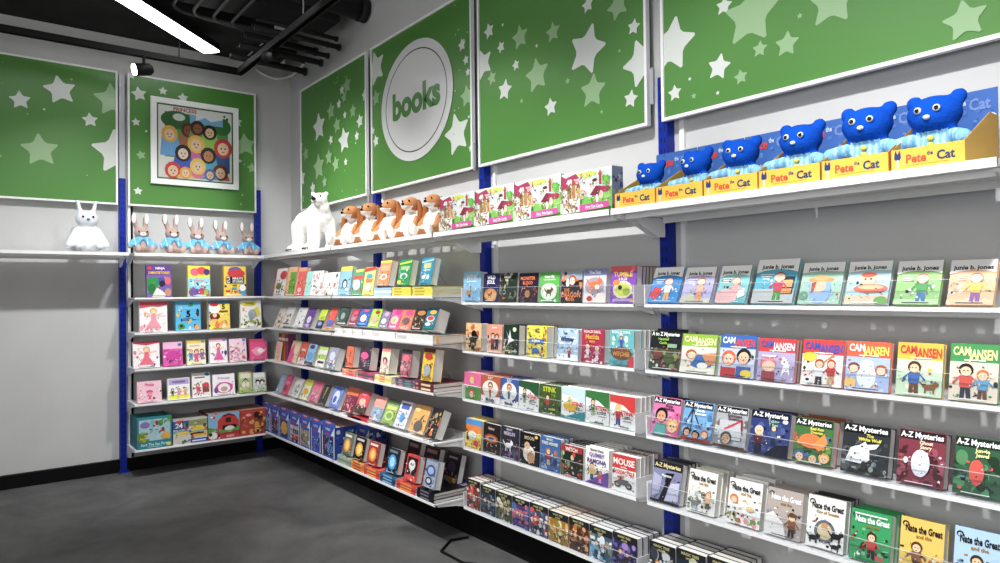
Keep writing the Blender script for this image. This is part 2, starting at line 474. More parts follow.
# ------------------------------------------------------------------ posts
def post(x, y, ztop, facing, label, zrail):
    t = thing('shelf_post', label, 'post', (x, y, 0), (0, 0, 0 if facing == 'y' else pi / 2))
    m = MB(); m.box(-.018, -.04, .0, .018, -.002, ztop)
    obj('upright', m.mesh('upright', POSTM), t)
    m = MB(); m.box(-.026, -.065, 0, .026, -.002, .012); obj('foot', m.mesh('foot', BLUE), t)
    m = MB(); m.box(-.016, -.03, ztop, .016, -.002, zrail); obj('upper_rail', m.mesh('upper_rail', ALU), t)
    if zrail > ztop + .2 and facing == 'y':
        obj('panel_clip', MB().box(-.03, -.066, ztop - .09, -.016, -.056, ztop + .03).mesh('panel_clip', ALU), t)
post(.275, 0, 1.45, 'y', 'blue slotted shelf post nearest the room corner on the right wall', 1.47)
post(1.3175, 0, 1.62, 'y', 'blue slotted post on the right wall between polar bear and hanging dog toys', 2.42)
post(2.3175, 0, 1.70, 'y', 'blue slotted post on the right wall behind the fairy tale puzzle boxes', 2.44)
post(3.318, 0, 1.773, 'y', 'blue slotted post on the right wall, left of the yellow toy boxes', 2.46)
post(4.318, 0, 1.773, 'y', 'blue slotted post at the far right edge of the wall', 2.46)
post(0, -.247, 1.78, 'x', 'blue slotted post on the left wall right of the bunny toys', 1.80)
post(0, -1.0718, 1.786, 'x', 'blue slotted post on the left wall left of the bunny toys', 2.42)
post(0, -1.90, 1.786, 'x', 'blue slotted post farthest from the corner on the left wall', 2.42)

# ------------------------------------------------------------------ green sign panels
def sign(x0, x1, z0, z1, wall, label, ops, star_px=None, name='sign_panel'):
    """panel in a thin white frame; artwork ops in 0..1 space"""
    w, h = x1 - x0, z1 - z0
    if wall == 'A': t = thing(name, label, 'sign', ((x0 + x1) / 2, -.034, z0))
    else: t = thing(name, label, 'sign', (.034, (x0 + x1) / 2, z0), (0, 0, pi / 2))
    f = .011
    m = MB(); m.box(-w / 2, -.018, 0, w / 2, .0, f); m.box(-w / 2, -.018, h - f, w / 2, 0, h)
    m.box(-w / 2, -.018, f, -w / 2 + f, 0, h - f); m.box(w / 2 - f, -.018, f, w / 2, 0, h - f)
    obj('frame', m.mesh('frame', SHELF), t)
    m = MB(); m.box(-w / 2 + f, -.012, f, w / 2 - f, -.002, h - f, '57983c')
    iw, ih = w - 2 * f, h - 2 * f
    art(m, iw, ih, ops, lambda x, z, d: (x, -.012 - d, z + f), step=.0001)
    obj('printed_face', m.mesh('printed_face', BOARD), t)
    return t
WH, PG = 'eef3ec', 'a5cc96'
def stars_from_px(x0, x1, z0, z1, wall, lst):
    f = .011; out = []
    for (u, v, r, a, c) in lst:
        if wall == 'A': p = onY(u, v, -.046); q = (p.x - x0 - f) / (x1 - x0 - 2 * f); s = abs(onY(u, v - 5, -.046).z - p.z) / 5
        else: p = onX(u, v, .046); q = (p.y - x0 - f) / (x1 - x0 - 2 * f); s = abs(onX(u, v - 5, .046).z - p.z) / 5
        out.append(('star', q, (p.z - z0 - f) / (z1 - z0 - 2 * f), r * s / (z1 - z0), a, {'w': WH, 'g': PG}[c]))
    return out
ZB, ZT = 1.6215, 2.435
def filler(seed, n, x0=0, x1=1, y0=0, y1=1):
    r = random.Random(seed)
    return [('star', r.uniform(x0, x1), r.uniform(y0, y1), r.uniform(.004, .011), r.uniform(0, 1), r.choice([WH, PG])) for _ in range(n)]
s1 = [(319, 127, 14, .1, 'w'), (344, 140, 12.5, .15, 'w'), (347, 85, 9, .1, 'g'), (344, 97, 6, .2, 'g'), (331, 111, 9, .1, 'g'), (337, 125, 8, .2, 'g'), (342, 90, 5, 0, 'w'),
      (339, 104, 5, 0, 'w'), (353, 111, 7, 0, 'g'), (360, 121, 7, .2, 'w'), (357, 136, 5, .1, 'w'), (345, 115, 4, 0, 'w'), (331, 140, 5, .3, 'w'), (301, 146, 5, 0, 'w'), (306, 154, 7, .2, 'g'),
      (319, 167, 13, .1, 'g'), (336, 164, 8, .2, 'g'), (329, 157, 8, 0, 'g'), (346, 162, 4, 0, 'w'), (313, 188, 6, .1, 'w'), (302, 178, 9, .1, 'w'), (303, 199, 5, .2, 'g'), (365, 95, 6, .1, 'w'), (325, 182, 6, .1, 'g')]
sign(.2976, 1.2494, ZB, ZT, 'A', 'green star panel on the right wall above the polar bear', stars_from_px(.2976, 1.2494, ZB, ZT, 'A', s1) + filler(3, 26))
s2 = [(376, 68, 17, .25, 'w'), (376, 98, 8, .1, 'g'), (373, 131, 4, 0, 'w'), (376, 141, 6, .2, 'w'), (462, 45, 6.5, .1, 'w'), (466, 60, 5, .2, 'w'), (468, 72, 4, 0, 'w'), (467, 96, 11, .1, 'g'), (457, 134, 21, .2, 'w'), (471, 148, 4, 0, 'w')]
cxx, czz = 1.778, 2.385 - Z0
x0, x1 = 1.3068, 2.2677
qx = (cxx - x0) / (x1 - x0); qz = (czz - ZB) / (ZT - ZB); W, H = x1 - x0 - .022, ZT - ZB - .022
big = .335
ops = stars_from_px(x0, x1, ZB, ZT, 'A', s2) + filler(5, 14, .85, 1)
ops += [('e', qx - .008, qz, .345 / W, .302 / H, 'f0f0f0'), ('e', qx - .008, qz, .297 / W, .258 / H, '2c4a22'), ('e', qx - .008, qz, .291 / W, .252 / H, 'f0f0f0'),
        ('t', 'books', qx + .0, qz + .012, .17, '4a9430', .55)]
sign(x0, x1, ZB, ZT, 'A', 'green panel with the word books in a white circle', ops)
s3 = [(489, 31, 8, .2, 'w'), (520, 37, 12, .1, 'g'), (501, 47, 6, .3, 'w'), (553, 32, 10, .05, 'g'), (483, 64, 15, .3, 'w'), (516, 65, 5.5, .2, 'w'), (537, 75, 17, .1, 'g'), (492, 78, 7, .2, 'g'), (505, 90, 10.5, -.2, 'w'),
      (587, 50, 25, -.35, 'w'), (593, 91, 17, -.1, 'g'), (551, 107, 9, .1, 'w'), (631, 99, 9, -.2, 'w'), (634, 27, 8, -.2, 'w'), (588, 5, 8, .1, 'w'), (618, 6, 14, .3, 'g'), (642, 62, 24, .3, 'w'), (568, 81, 3, 0, 'g'), (503, 25, 2, 0, 'w'), (522, 101, 2.5, 0, 'g'), (537, 46, 2, 0, 'w'), (602, 112, 2, 0, 'g'), (620, 51, 2, 0, 'g'), (646, 112, 2, 0, 'w')]
sign(2.3123, 3.2645, ZB, ZT, 'A', 'green star panel on the right wall above the fairy tale puzzle boxes', stars_from_px(2.3123, 3.2645, ZB, ZT, 'A', s3))
s4 = [(672, 45, 27, -.2, 'w'), (724, 6, 9, -.15, 'w'), (751, 15, 30, -.1, 'g'), (833, 0, 26, -.1, 'g'), (719, 67, 13, -.25, 'w'), (787, 44, 12.5, -.1, 'g'), (760, 49, 8, -.1, 'g'), (741, 77, 7.5, .1, 'g'), (675, 93, 8, .05, 'w'), (694, 96, 3, 0, 'g'), (690, 79, 2, 0, 'w'), (718, 93, 2.2, 0, 'w'), (800, 16, 3, 0, 'g'), (965, 20, 20, .1, 'g')]
sign(3.3232, 4.30, ZB, ZT, 'A', 'green star panel on the right wall above the yellow toy boxes', stars_from_px(3.3232, 4.30, ZB, ZT, 'A', s4))
s5 = [(139, 94, 7, .2, 'w'), (163, 91, 4, 0, 'w'), (136, 122, 4, .1, 'w'), (141, 155, 4.5, .3, 'g'), (183, 98, 5, .1, 'w'), (245, 145, 11, .1, 'g'), (237, 122, 5, .1, 'w'), (252, 168, 5, .1, 'g'), (240, 161, 2, 0, 'w'), (138, 191, 4, 0, 'w'), (131, 75, 4, 0, 'w')]
pw = (-.919, -.383); pz = (2.112 - Z0, 2.658 - Z0)
x0, x1 = -1.0438, -.2632
def loc5(y, z): return ((y - x0) / (x1 - x0), (z - ZB) / (ZT - ZB))
ops = stars_from_px(x0, x1, ZB, ZT, 'B', s5) + filler(9, 12)
t5 = sign(x0, x1, ZB, ZT, 'B', 'green star panel on the left wall behind the framed picture', ops)
sign(-1.875, -1.098, ZB, ZT, 'B', 'green star panel farthest left on the left wall',
     stars_from_px(-1.875, -1.098, ZB, ZT, 'B', [(117, 152, 22, .1, 'w'), (112, 100, 16, .1, 'g'), (60, 90, 14, .2, 'w'), (40, 150, 16, .1, 'g'), (90, 120, 7, .1, 'w'), (20, 100, 9, .1, 'w')]) + filler(4, 16))
# framed group picture: generic figures in bright colours
t = thing('framed_picture', 'white framed square picture of brightly dressed figures on the green panel', 'picture', (.05, (pw[0] + pw[1]) / 2, pz[0]), (0, 0, pi / 2))
w, h = pw[1] - pw[0], pz[1] - pz[0]
m = MB()
for (a1, b1, a2, b2) in ((-w / 2, 0, w / 2, .035), (-w / 2, h - .035, w / 2, h), (-w / 2, .035, -w / 2 + .035, h - .035), (w / 2 - .035, .035, w / 2, h - .035)):
    m.box(a1, -.016, b1, a2, 0, b2)
obj('frame', m.mesh('frame', SHELF), t)
m = MB(); iw, ih = w - .07, h - .07
m.box(-iw / 2, -.01, .035, iw / 2, -.001, .035 + ih, '39702f')
ops = [('r', .02, .02, .98, .98, 'e9e9e4'), ('r', .1, .3, .93, .9, '4f9e46'), ('e', .25, .8, .2, .12, '2f6b2c'), ('e', .85, .78, .12, .12, '35752f'), ('r', .42, .78, .86, .9, '7db8e0'),
       ('p', 'e9f0f5', [.5, .82, .62, .88, .7, .83, .86, .88, .86, .9, .5, .9]), ('e', .28, .84, .08, .05, 'd8e4da'),
       ('t', 'PRINCESS', .36, .945, .05, 'c02848', .36), ('e', .88, .93, .015, .015, '222'), ('e', .92, .9, .015, .015, '222')]
figs = [(.4, .68, .2, '5a2e18', 'b06a3c', '8a5030'), (.52, .72, .2, '3a2010', '8a9a50', '9a5a34'), (.68, .68, .2, '151515', '9ccc50', 'f0c8a0'),
        (.16, .6, .22, 'e8b040', '6cb0e6', 'f2cca8'), (.5, .5, .24, 'f0c040', 'd860a0', 'f2cca8'), (.86, .48, .26, 'c82020', '20508c', 'f2cca8'),
        (.33, .36, .22, '181414', '2a50c0', 'f6dcc8'), (.66, .36, .22, '201818', '58b0c8', 'c88850'), (.52, .2, .22, 'f0c850', 'e07098', 'f2cca8'),
        (.2, .12, .22, 'd82818', 'e8e0d8', 'f2cca8'), (.82, .14, .22, '6a2c18', 'd04030', 'f2cca8'), (.36, .1, .16, 'f0a830', 'f0b840', 'f2cca8'), (.68, .1, .16, '3868b8', '50a0d0', 'e8c090')]
for (x, y, s, hair, dress, skin) in figs:
    ops += [('p', dress, [x - s * .75, y - s * 1.3, x + s * .75, y - s * 1.3, x + s * .45, y - s * .1, x - s * .45, y - s * .1]),
            ('e', x, y + s * .02, s * .48, s * .52, hair), ('e', x, y - s * .02, s * .3, s * .34, skin), ('e', x - s * .1, y, s * .04, s * .05, '332'), ('e', x + s * .1, y, s * .04, s * .05, '332'), ('e', x, y - s * .18, s * .08, s * .03, 'c03040')]
for i, op in enumerate(ops):   # keep figures inside the mat
    if op[0] == 'p': ops[i] = ('p', op[1], [min(.95, max(.04, q)) for q in op[2]])
art(m, iw, ih, ops, lambda x, z, d: (x, -.01 - d, z + .035), step=.00005)
obj('picture', m.mesh('picture', BOARD), t)

# ------------------------------------------------------------------ shelves
DM, DL, DT, DB = .162, .299, .3005, .30
mz = [1.3621 - Z0, 1.156 - Z0, .9502 - Z0, .7435 - Z0, .49 - Z0]
lz = [1.3908 - Z0, 1.192 - Z0, .984 - Z0, .7728 - Z0, .5193 - Z0]
bz = [1.3929 - Z0, 1.1867 - Z0, .9752 - Z0, .771 - Z0, .5059 - Z0]
TZ = 1.6468 - Z0
TT = .018; ST = .0095
def bracket(m, x, d, th, drop):
    """tapering plate under the shelf end"""
    m.prism([(x, -d + .02, -.0), (x, -d + .02, -.006), (x, -d * .62, -.018), (x, -d * .3, -drop), (x, -.057, -drop), (x, -.057, 0)], (th, 0, 0))
def shelf(name, label, loc, L, d, th, rot=0, drop=.045, lip=0, group=None):
    t = thing(name, label, 'shelf', loc, (0, 0, rot))
    m = MB(); m.box(.003, -d, .003, L - .003, -.058, th); m.box(.003, -d - .0005, 0, L - .003, -d + .006, th + .0005)
    obj('shelf_board', m.mesh('shelf_board', SHELF), t)
    if drop:
        for x in (.008, L - .014):
            m = MB(); bracket(m, x, d, .006, drop); obj('bracket', m.mesh('bracket', SHELF), t)
        m = MB(); m.box(.02, -d + .05, -.012, L - .02, -d + .058, .003); m.box(.02, -.075, -.016, L - .02, -.068, .003); obj('stiffener', m.mesh('stiffener', SHELF), t)
    if lip:
        obj('clear_lip', MB().box(.006, -d - .0005, th, L - .006, -d + .0015, th + lip).mesh('clear_lip', CLEAR), t)
        obj('lip_edge', MB().box(.006, -d - .0008, th + lip - .0012, L - .006, -d + .0018, th + lip + .0004).mesh('lip_edge', EDGE), t)
        for x in (.002, L - .005):
            m = MB(); m.box(x, -d, th, x + .003, -.06, th + lip); obj('end_panel', m.mesh('end_panel', FROST if x > .1 else PLASTW), t)
    return t
rowword = ['top', 'second', 'third', 'fourth', 'bottom']
for i in range(5):
    shelf('book_shelf', 'shallow white book shelf with clear front lip, %s of five in the middle bay' % rowword[i], (2.326, 0, mz[i]), .966, DM, ST, lip=.062, drop=.03)
    shelf('book_shelf', 'shallow white book shelf with clear front lip, %s of five in the right bay' % rowword[i], (3.331, 0, mz[i]), .98, DM, ST, lip=.062, drop=.03)
    shelf('book_shelf', 'deep white shelf on right wall, %s of five, beside the room corner' % rowword[i], (.3, 0, lz[i]), 1.016, DL, ST)
    shelf('book_shelf', 'deep white shelf on right wall, %s of five in bay second from corner' % rowword[i], (1.319, 0, lz[i]), .998, DL, ST)
    shelf('book_shelf', 'deep white shelf on the left wall, %s of five' % rowword[i], (0, -1.0587, bz[i]), .773, DB, ST, rot=pi / 2)
for i, (x, l) in enumerate(((.3, 'under the polar bear and first dog toys'), (1.319, 'under the tan dog toys and first puzzle box'), (2.32, 'under the three nearest puzzle boxes'), (3.322, 'under the yellow toy boxes'))):
    shelf('display_shelf', 'wide white top shelf ' + l, (x, 0, TZ), (1.017, .998, 1.0, 1.0)[i], DT, TT, drop=.06)
shelf('display_shelf', 'wide white top shelf under the bunny toys', (0, -1.0587, TZ), .773, DB, TT, rot=pi / 2, drop=.06)
shelf('display_shelf', 'wide white top shelf at the far left beside a white plush toy', (0, -1.93, TZ), .85, DB, TT, rot=pi / 2, drop=.06)
# white corner infill board under the top shelf
struct('trim_8', MB().prism([(.0, -.24, TZ), (.3, -.24, TZ), (.3, -.3, TZ), (.3, 0, TZ), (0, 0, TZ)], (0, 0, TT)), SHELF)

# ------------------------------------------------------------------ books
NBOOK = [0]
def cover_mesh(w, h, t, base, ops, back=None, spine=None):
    m = MB(); e = .0012
    m.box(-w / 2, 0, 0, w / 2, e, h, base)
    m.box(-w / 2, t - e, 0, w / 2, t, h, back or base)
    m.box(-w / 2, e, 0, -w / 2 + e, t - e, h, spine or base)
    art(m, w, h, ops, front)
    return m.mesh('cover', PRINT)
def pages_mesh(w, h, t):
    e = .0012
    return MB().box(-w / 2 + e, e, .002, w / 2 - .002, t - e, h - .002).mesh('pages', PAGES)
def plain_book_mesh(w, h, t, base):
    m = MB(); e = .0009
    m.box(-w / 2, 0, 0, w / 2, e, h, base); m.box(-w / 2, t - e, 0, w / 2, t, h, base); m.box(-w / 2, e, 0, -w / 2 + e, t - e, h, base)
    m.box(-w / 2 + e, e, .002, w / 2 - .002, t - e, h - .002, 'e2e0da')
    return m.mesh('book', PRINT)

def put_book(wall, D, z, uL, uR, vT, lean, t, base, ops, label, group=None, nb=0, bt=None, bcols=None, name='book', cat='book', wire=False, gap=0):
    s, c = math.sin(lean), math.cos(lean)
    zz = z + t * s + .0005
    if wall == 'A':
        x0 = bis(lambda x: proj(x, -D, zz)[0] - uL, -.2, 4.72); x1 = bis(lambda x: proj(x, -D, zz)[0] - uR, -.2, 4.72)
        xm = (x0 + x1) / 2; h = bis(lambda q: vT - proj(xm, -D + q * s, zz + q * c)[1], .03, .5); loc = (xm, -D, zz); rz = 0
    else:
        x0 = bis(lambda y: proj(D, y, zz)[0] - uL, -2.4, 0); x1 = bis(lambda y: proj(D, y, zz)[0] - uR, -2.4, 0)
        xm = (x0 + x1) / 2; h = bis(lambda q: vT - proj(D - q * s, xm, zz + q * c)[1], .03, .5); loc = (D, xm, zz); rz = pi / 2
    w = x1 - x0
    tt = thing(name, label, cat, loc, (-lean, 0, rz), group)
    obj('cover', cover_mesh(w, h, t, base, ops), tt); obj('pages', pages_mesh(w, h, t), tt)
    NBOOK[0] += 1
    if nb:
        bt = bt or t; me = {}
        cs = bcols or [base]
        for i in range(nb):
            cc = cs[i % len(cs)]
            if cc not in me: me[cc] = plain_book_mesh(w, h * .995, bt * .96, cc)
            off = (t + gap + bt * i + .0008) / c
            l2 = (loc[0], loc[1] + off, z + bt * s + .0005) if wall == 'A' else (loc[0] - off, loc[1], z + bt * s + .0005)
            o = obj(name, me[cc], None, l2, (-lean, 0, rz)); NBOOK[0] += 1
            wl = label.split(',')[0].split(); short = ('the ' + label.split(', ')[1].split()[0] + ' front book at the lower picture edge') if 'lower picture' in label else ' '.join(wl[:9]) if not label.startswith('dark topped') else ' '.join(wl[3:6] + wl[-3:])
            oset(o, 'further copy in the pile right behind ' + short, cat, 'copies behind ' + label)
    if wire:
        # bent wire easel behind the book
        q = h * .6; hw = w * .3
        e = thing('wire_easel', 'bent wire easel propping up ' + label.split(',')[0], 'stand', (loc[0], loc[1], z))
        m = MB(); b0 = Vector((0, (t + .004) / c, 0))
        for sx in (-hw, hw):
            m.tube([(sx, -.012, .012), (sx, -.012, .002), (sx, t / c + .006, .002), (sx, t / c + .006 + q * s, .002 + q * c)], .0016, n=5)
        m.tube([(-hw, t / c + .006 + q * s, .002 + q * c), (0, t / c + .01 + q * s, .02 + q * c), (hw, t / c + .006 + q * s, .002 + q * c)], .0016, n=5)
        obj('frame', m.mesh('frame', CHROME), e)
        m = MB(); m.tube([(0, t / c + .008 + q * s, .004 + q * c), (0, min(D - .07, t / c + q * s + .07), .002)], .0016, n=5)
        obj('leg', m.mesh('leg', CHROME), e)
    return tt, loc, w, h

def detail(ops, seed):
    cols = []
    for op in ops:
        if op[0] in 'rept' and isinstance(op[-1], str) and op[0] in ('r', 'e'): cols.append(op[-1])
        if op[0] == 's': cols += op[-1]
        if op[0] == 'p': cols.append(op[1])
    cols = (cols or ['888']) + ['f0ece4', '3a3430', '28242c', 'b06048', '6080a0']
    first = [o for o in ops if o[0] in ('r', 's')][:2]; rest = [o for o in ops if o not in first]
    return first + [('s', seed, 26, .04, .06, .96, .62, .055, cols)] + rest + [('s', seed + 1, 16, .08, .06, .92, .55, .024, cols), ('r', .2, .03, .8, .045, random.Random(seed).choice(['f4f4f4', '333']))]
def row(wall, D, z, data, lean, place, t=.016, **kw):
    for d in data:
        uL, uR, vT, lab, base, ops = d[:6]; ex = dict(kw); 
        if len(d) > 6: ex.update(d[6])
        tk = ex.pop('t', t); ln = ex.pop('lean', lean); zz = z + ex.pop('dz', 0); DD = ex.pop('D', D)
        put_book(wall, DD, zz, uL, uR, vT, math.radians(ln), tk, base, detail(ops, int(uL * 3 + vT)), lab + ', ' + place, **ex)

Wt = 'f4f2ee'
# ---- middle bay
def stink(top, low, body):
    return [('r', 0, 0, 1, 1, 'f0f0ec'), ('p', top, [0, 1, 1, 1, 1, .45, .55, .72, 0, .8]), ('p', low, [0, 0, 1, 0, 1, .16, .3, .05, 0, .1])] + body + [('t', 'STINK', .7, .5, .13, 'd01c2c', .52), ('t', 'and the', .7, .38, .05, '333', .4), ('r', .5, .3, .9, .325, '555'), ('r', .55, .24, .85, .26, '777'), ('t', 'McDonald', .6, .06, .06, '333', .5)]
row('A', DM - .012, mz[0] + ST, [
 (462.5, 480, 271.7, 'light blue paperback with white title and small orange figure', '8cc4e6', [('s', 1, 14, 0, 0, 1, 1, .12, ['a8d6f0', '6aaad8', 'b8e0f4']), ('t', 'WINK', .5, .82, .16, 'fdfdfd', .8), ('r', .2, .66, .8, .69, 'e8f4fa'), ('e', .35, .3, .12, .1, 'd88828'), ('k', .4, .3, .3, 'c87828', 'e8a040', '334')]),
 (482.6, 498.3, 273.5, 'navy paperback with white title above a big orange moon', '24245c', [('t', 'WILD', .5, .86, .13, 'fff', .8), ('t', 'SOUL', .5, .7, .13, 'fff', .8), ('e', .5, .25, .4, .22, 'f0a050'), ('e', .5, .22, .3, .16, 'f6bc70'), ('a', .45, .25, .25, 'a85020')]),
 (499, 516, 273, 'dark green paperback with a tangled jungle picture', '2c3c30', [('s', 3, 40, 0, 0, 1, 1, .12, ['4a6848', '182018', '8a8c70', 'c8c4b0', '5a3a28']), ('r', .1, .8, .9, .92, '141c18'), ('t', 'NIGHT', .5, .86, .09, 'd8d8c8')]),
 (518, 537, 273, 'dark purple paperback with jagged orange title', '2a2038', [('s', 4, 20, 0, 0, 1, .5, .1, ['7a3a20', '4a3a58', 'c86030', '283858']), ('t', 'MONSTER', .5, .82, .12, 'e87838'), ('t', 'BLOOD', .5, .66, .11, 'e87838'), ('f', .5, .3, .32, '402818', 'c88850')]),
 (539, 558.5, 272.2, 'bright green paperback with white dog picture', '5ab848', [('t', 'Geordie', .5, .86, .1, 'fff', .8), ('r', .2, .74, .8, .77, 'fff'), ('e', .5, .36, .42, .28, 'e8f0d8'), ('a', .5, .35, .34, '6a4a30'), ('e', .3, .3, .08, .06, 'fff'), ('r', .1, .03, .9, .08, 'e8f4e0')]),
 (560.5, 581.5, 271.4, 'dark paperback with orange figure over bold orange title', '302c30', [('r', 0, .72, 1, 1, '9ab0c0'), ('s', 5, 14, 0, .55, 1, .95, .14, ['e87830', '2a2830', 'f0ece8']), ('f', .55, .7, .3, 'b84c20', 'f0d8c0'), ('t', 'THE', .3, .4, .1, 'f09040', .35), ('t', 'DRAGON', .5, .25, .16, 'f08030'), ('t', 'RIDER', .5, .1, .1, 'f08030')]),
 (583, 605.4, 268.8, 'pale lilac paperback with leaping orange fox', 'd8d4e4', [('r', 0, .8, 1, 1, '8a90c0'), ('t', 'The Fox', .5, .9, .1, 'fff', .8), ('e', .5, .5, .42, .25, 'b0a0a8'), ('a', .5, .52, .5, 'e07028'), ('e', .62, .46, .1, .07, 'fff'), ('r', 0, 0, 1, .28, 'f0e4dc'), ('e', .3, .12, .12, .08, 'c03428')]),
 (609.7, 635.3, 266, 'purple paperback with yellow title around a green creature', '8a48b8', [('r', 0, .86, 1, 1, 'e05858'), ('t', 'TUMBLE', .5, .78, .13, 'f0c040', .8), ('t', '& BLUE', .5, .65, .07, 'f0e8d8', .4), ('e', .5, .36, .38, .24, 'e8e4c0'), ('e', .5, .36, .28, .18, 'd8dc58'), ('e', .4, .42, .08, .07, '282828'), ('e', .25, .55, .14, .08, 'e88838'), ('e', .65, .3, .14, .1, 'a8c040'), ('r', .1, .02, .9, .12, 'c0a0d8'), ('e', .9, .08, .08, .05, 'f0b040')],
   dict(nb=6, bt=.0165, bcols=['7a4a2c', '3c2c24', 'a86830', '54483c', '8c5830']))
], 5, 'middle bay, top row', t=.03)
row('A', DM - .012, mz[1] + ST, [
 (465.5, 481, 323, 'orange paperback with a black horse rider silhouette', 'e8a060', [('r', 0, 0, 1, 1, 'f0c890'), ('s', 11, 14, 0, .6, 1, 1, .15, ['d86028', 'f0e0b0', 'e08840']), ('a', .5, .4, .5, '141414'), ('e', .55, .6, .16, .14, '141414'), ('s', 12, 10, 0, 0, 1, .25, .12, ['181818', 'c05820', '5a7830'])]),
 (486.8, 501.7, 324.5, 'peach paperback with two dark figures walking', 'f0b8a0', [('r', 0, .6, 1, 1, 'e89878'), ('k', .4, .4, .6, '6a2820', 'a83838', '20242c'), ('k', .68, .4, .55, '402018', '30384c', '28242c'), ('t', 'Secret', .5, .9, .08, 'fff')]),
 (503, 518.4, 325, 'dark green paperback with white swooping bird and moon', '20382c', [('e', .75, .85, .12, .08, 'f0e8c0'), ('p', 'f0f4f0', [.2, .8, .4, .6, .45, .85, .55, .55, .8, .5, .5, .42, .3, .3, .38, .55]), ('s', 13, 18, 0, 0, 1, .3, .12, ['4a6830', '88a050', '182418', 'c8b060']), ('r', .1, .1, .9, .14, 'd8d8c0')], dict(nb=3, bt=.02)),
 (526.6, 546.5, 325.6, 'yellow paperback covered in small coloured drawings with a blue title band', 'f2dc38', [('s', 14, 60, .04, .04, .96, .96, .07, ['4a4a40', 'd84838', '3878b8', '58a040', 'f8f0c0', '8a6830']), ('r', .12, .45, .88, .58, '2a70b0'), ('t', 'PUZZLES', .5, .515, .07, 'fff', .7), ('e', .5, .22, .16, .08, '2a70b0')], dict(nb=2, bt=.02, bcols=['6a4a28', '84683c'])),
 (557, 578, 328.6, 'pale blue paperback with snowy scene and red figure', 'b8d0e8', [('s', 15, 30, 0, .3, 1, 1, .1, ['d8e8f4', '98b8dc', 'f4f8fc', '88a8d0']), ('t', 'The', .4, .86, .08, '283c70', .4), ('t', 'Winter', .5, .68, .15, '283c70', .9), ('r', 0, 0, 1, .2, 'f4f8fc'), ('k', .6, .26, .34, '802020', 'd02828', '30304c')]),
 (581.3, 603.7, 329.3, 'crimson paperback with gold title and white figures', 'b01848', [('t', 'ROALD DAHL', .5, .93, .08, 'f4e0e0'), ('t', 'Matilda', .5, .78, .14, 'e8b040'), ('t', 'story', .5, .65, .08, 'e8b040', .4), ('k', .3, .34, .4, 'e8d0c0', 'f0e8e8', 'e0c8c8'), ('k', .72, .3, .42, 'e8d0c0', 'e0a0b0', 'f0e8e8'), ('s', 16, 12, 0, .02, 1, .3, .08, ['f0e8e8', 'd86088', '801030'])]),
 (609.2, 633.6, 330, 'teal paperback with blue figure over a brown basket', '68b8bc', [('t', 'ROALD DAHL', .5, .94, .08, 'f4f8f0'), ('s', 17, 10, .05, .55, .95, .85, .1, ['e0ece0', '98d0d0', '4898a0']), ('k', .5, .68, .32, '303050', '3858b8', '3858b8'), ('e', .5, .36, .42, .18, '8a4a24'), ('t', 'WITCHES', .5, .34, .12, 'e8a848', .7), ('r', 0, 0, 1, .14, '58a8ac'), ('p', 'd83038', [.75, 0, 1, 0, 1, .3, .85, .26])], dict(nb=3, bt=.022, bcols=['e8e8e4']))
], 3, 'middle bay, second row', t=.034)
row('A', DM - .012, mz[2] + ST, [
 (463.5, 480.3, 372.6, 'paperback with pink picture over green picture of a girl', 'f0a0b8', [('r', 0, 0, 1, .48, '5aa038'), ('r', 0, .5, 1, 1, 'e8689c'), ('f', .5, .72, .3, 'e8a040', 'f4d0b0'), ('f', .5, .2, .3, 'd84820', 'f4d0b0'), ('r', 0, .48, 1, .52, 'f4f0e8')], dict(nb=3, bt=.024)),
 (481, 499.7, 376, 'rust paperback with white oval showing a red child', 'c05830', [('r', 0, 0, 1, .25, 'f4f2ec'), ('e', .5, .52, .42, .32, 'f0ece0'), ('f', .5, .62, .28, '8c3018', 'f0c8a8'), ('k', .5, .42, .4, '8c3018', 'c83030', '7c2020'), ('t', 'JUDY', .5, .93, .09, 'f4e8d0'), ('t', 'Moody', .5, .12, .13, '3c3c58')], dict(nb=3, bt=.024)),
 (500.3, 518, 379, 'blue paperback with white oval showing a child in teal', '3458a0', [('r', 0, 0, 1, .22, 'f4f2ec'), ('e', .5, .54, .42, .34, 'e8ece8'), ('f', .5, .68, .26, 'a04820', 'f0c8a8'), ('k', .5, .48, .42, 'a04820', '2c6878', '20405c'), ('t', 'JUDY', .5, .94, .08, 'fff'), ('t', 'Moody', .5, .11, .12, '28386c')], dict(nb=3, bt=.024)),
 (518.6, 538.6, 381.6, 'white paperback with dark green corner and red title', Wt, stink('2c5c38', 'f0f0ec', [('k', .3, .5, .5, '28482c', '405c40', '98b068')]), dict(nb=3, bt=.024)),
 (539.2, 560.4, 385, 'olive green paperback with yellow title and boy in orange', '48602c', [('s', 23, 26, 0, 0, 1, .8, .12, ['3a5020', '7c9438', '283c18', '608030']), ('t', 'STINK', .5, .85, .17, 'c8d838'), ('k', .42, .42, .52, '382818', 'c84828', '4a5868'), ('t', 'zombie', .62, .2, .08, 'e0d848', .5)], dict(nb=3, bt=.024)),
 (561.2, 585, 387.6, 'white and teal paperback with red title and yellow duck', Wt, stink('c8e0ec', '309098', [('e', .4, .4, .3, .16, 'e8b828'), ('k', .35, .55, .3, 'e8c030', '70a040', 'e8b828'), ('p', '2c8c94', [0, 0, 1, 0, 1, .3])]), dict(nb=3, bt=.024)),
 (585.6, 609, 391.5, 'white paperback with leaf green corner and red title', Wt, stink('3a7c40', 'e8ece0', [('k', .32, .5, .5, '38582c', '507040', 'a0b878')]), dict(nb=3, bt=.024)),
 (609.8, 635, 396, 'red and white paperback with blond boy in blue trousers', Wt, stink('d02820', 'f0f0ec', [('k', .34, .42, .62, 'e8c060', 'c82828', '2c4488')]), dict(nb=4, bt=.022))
], 3, 'middle bay, third row', t=.03)
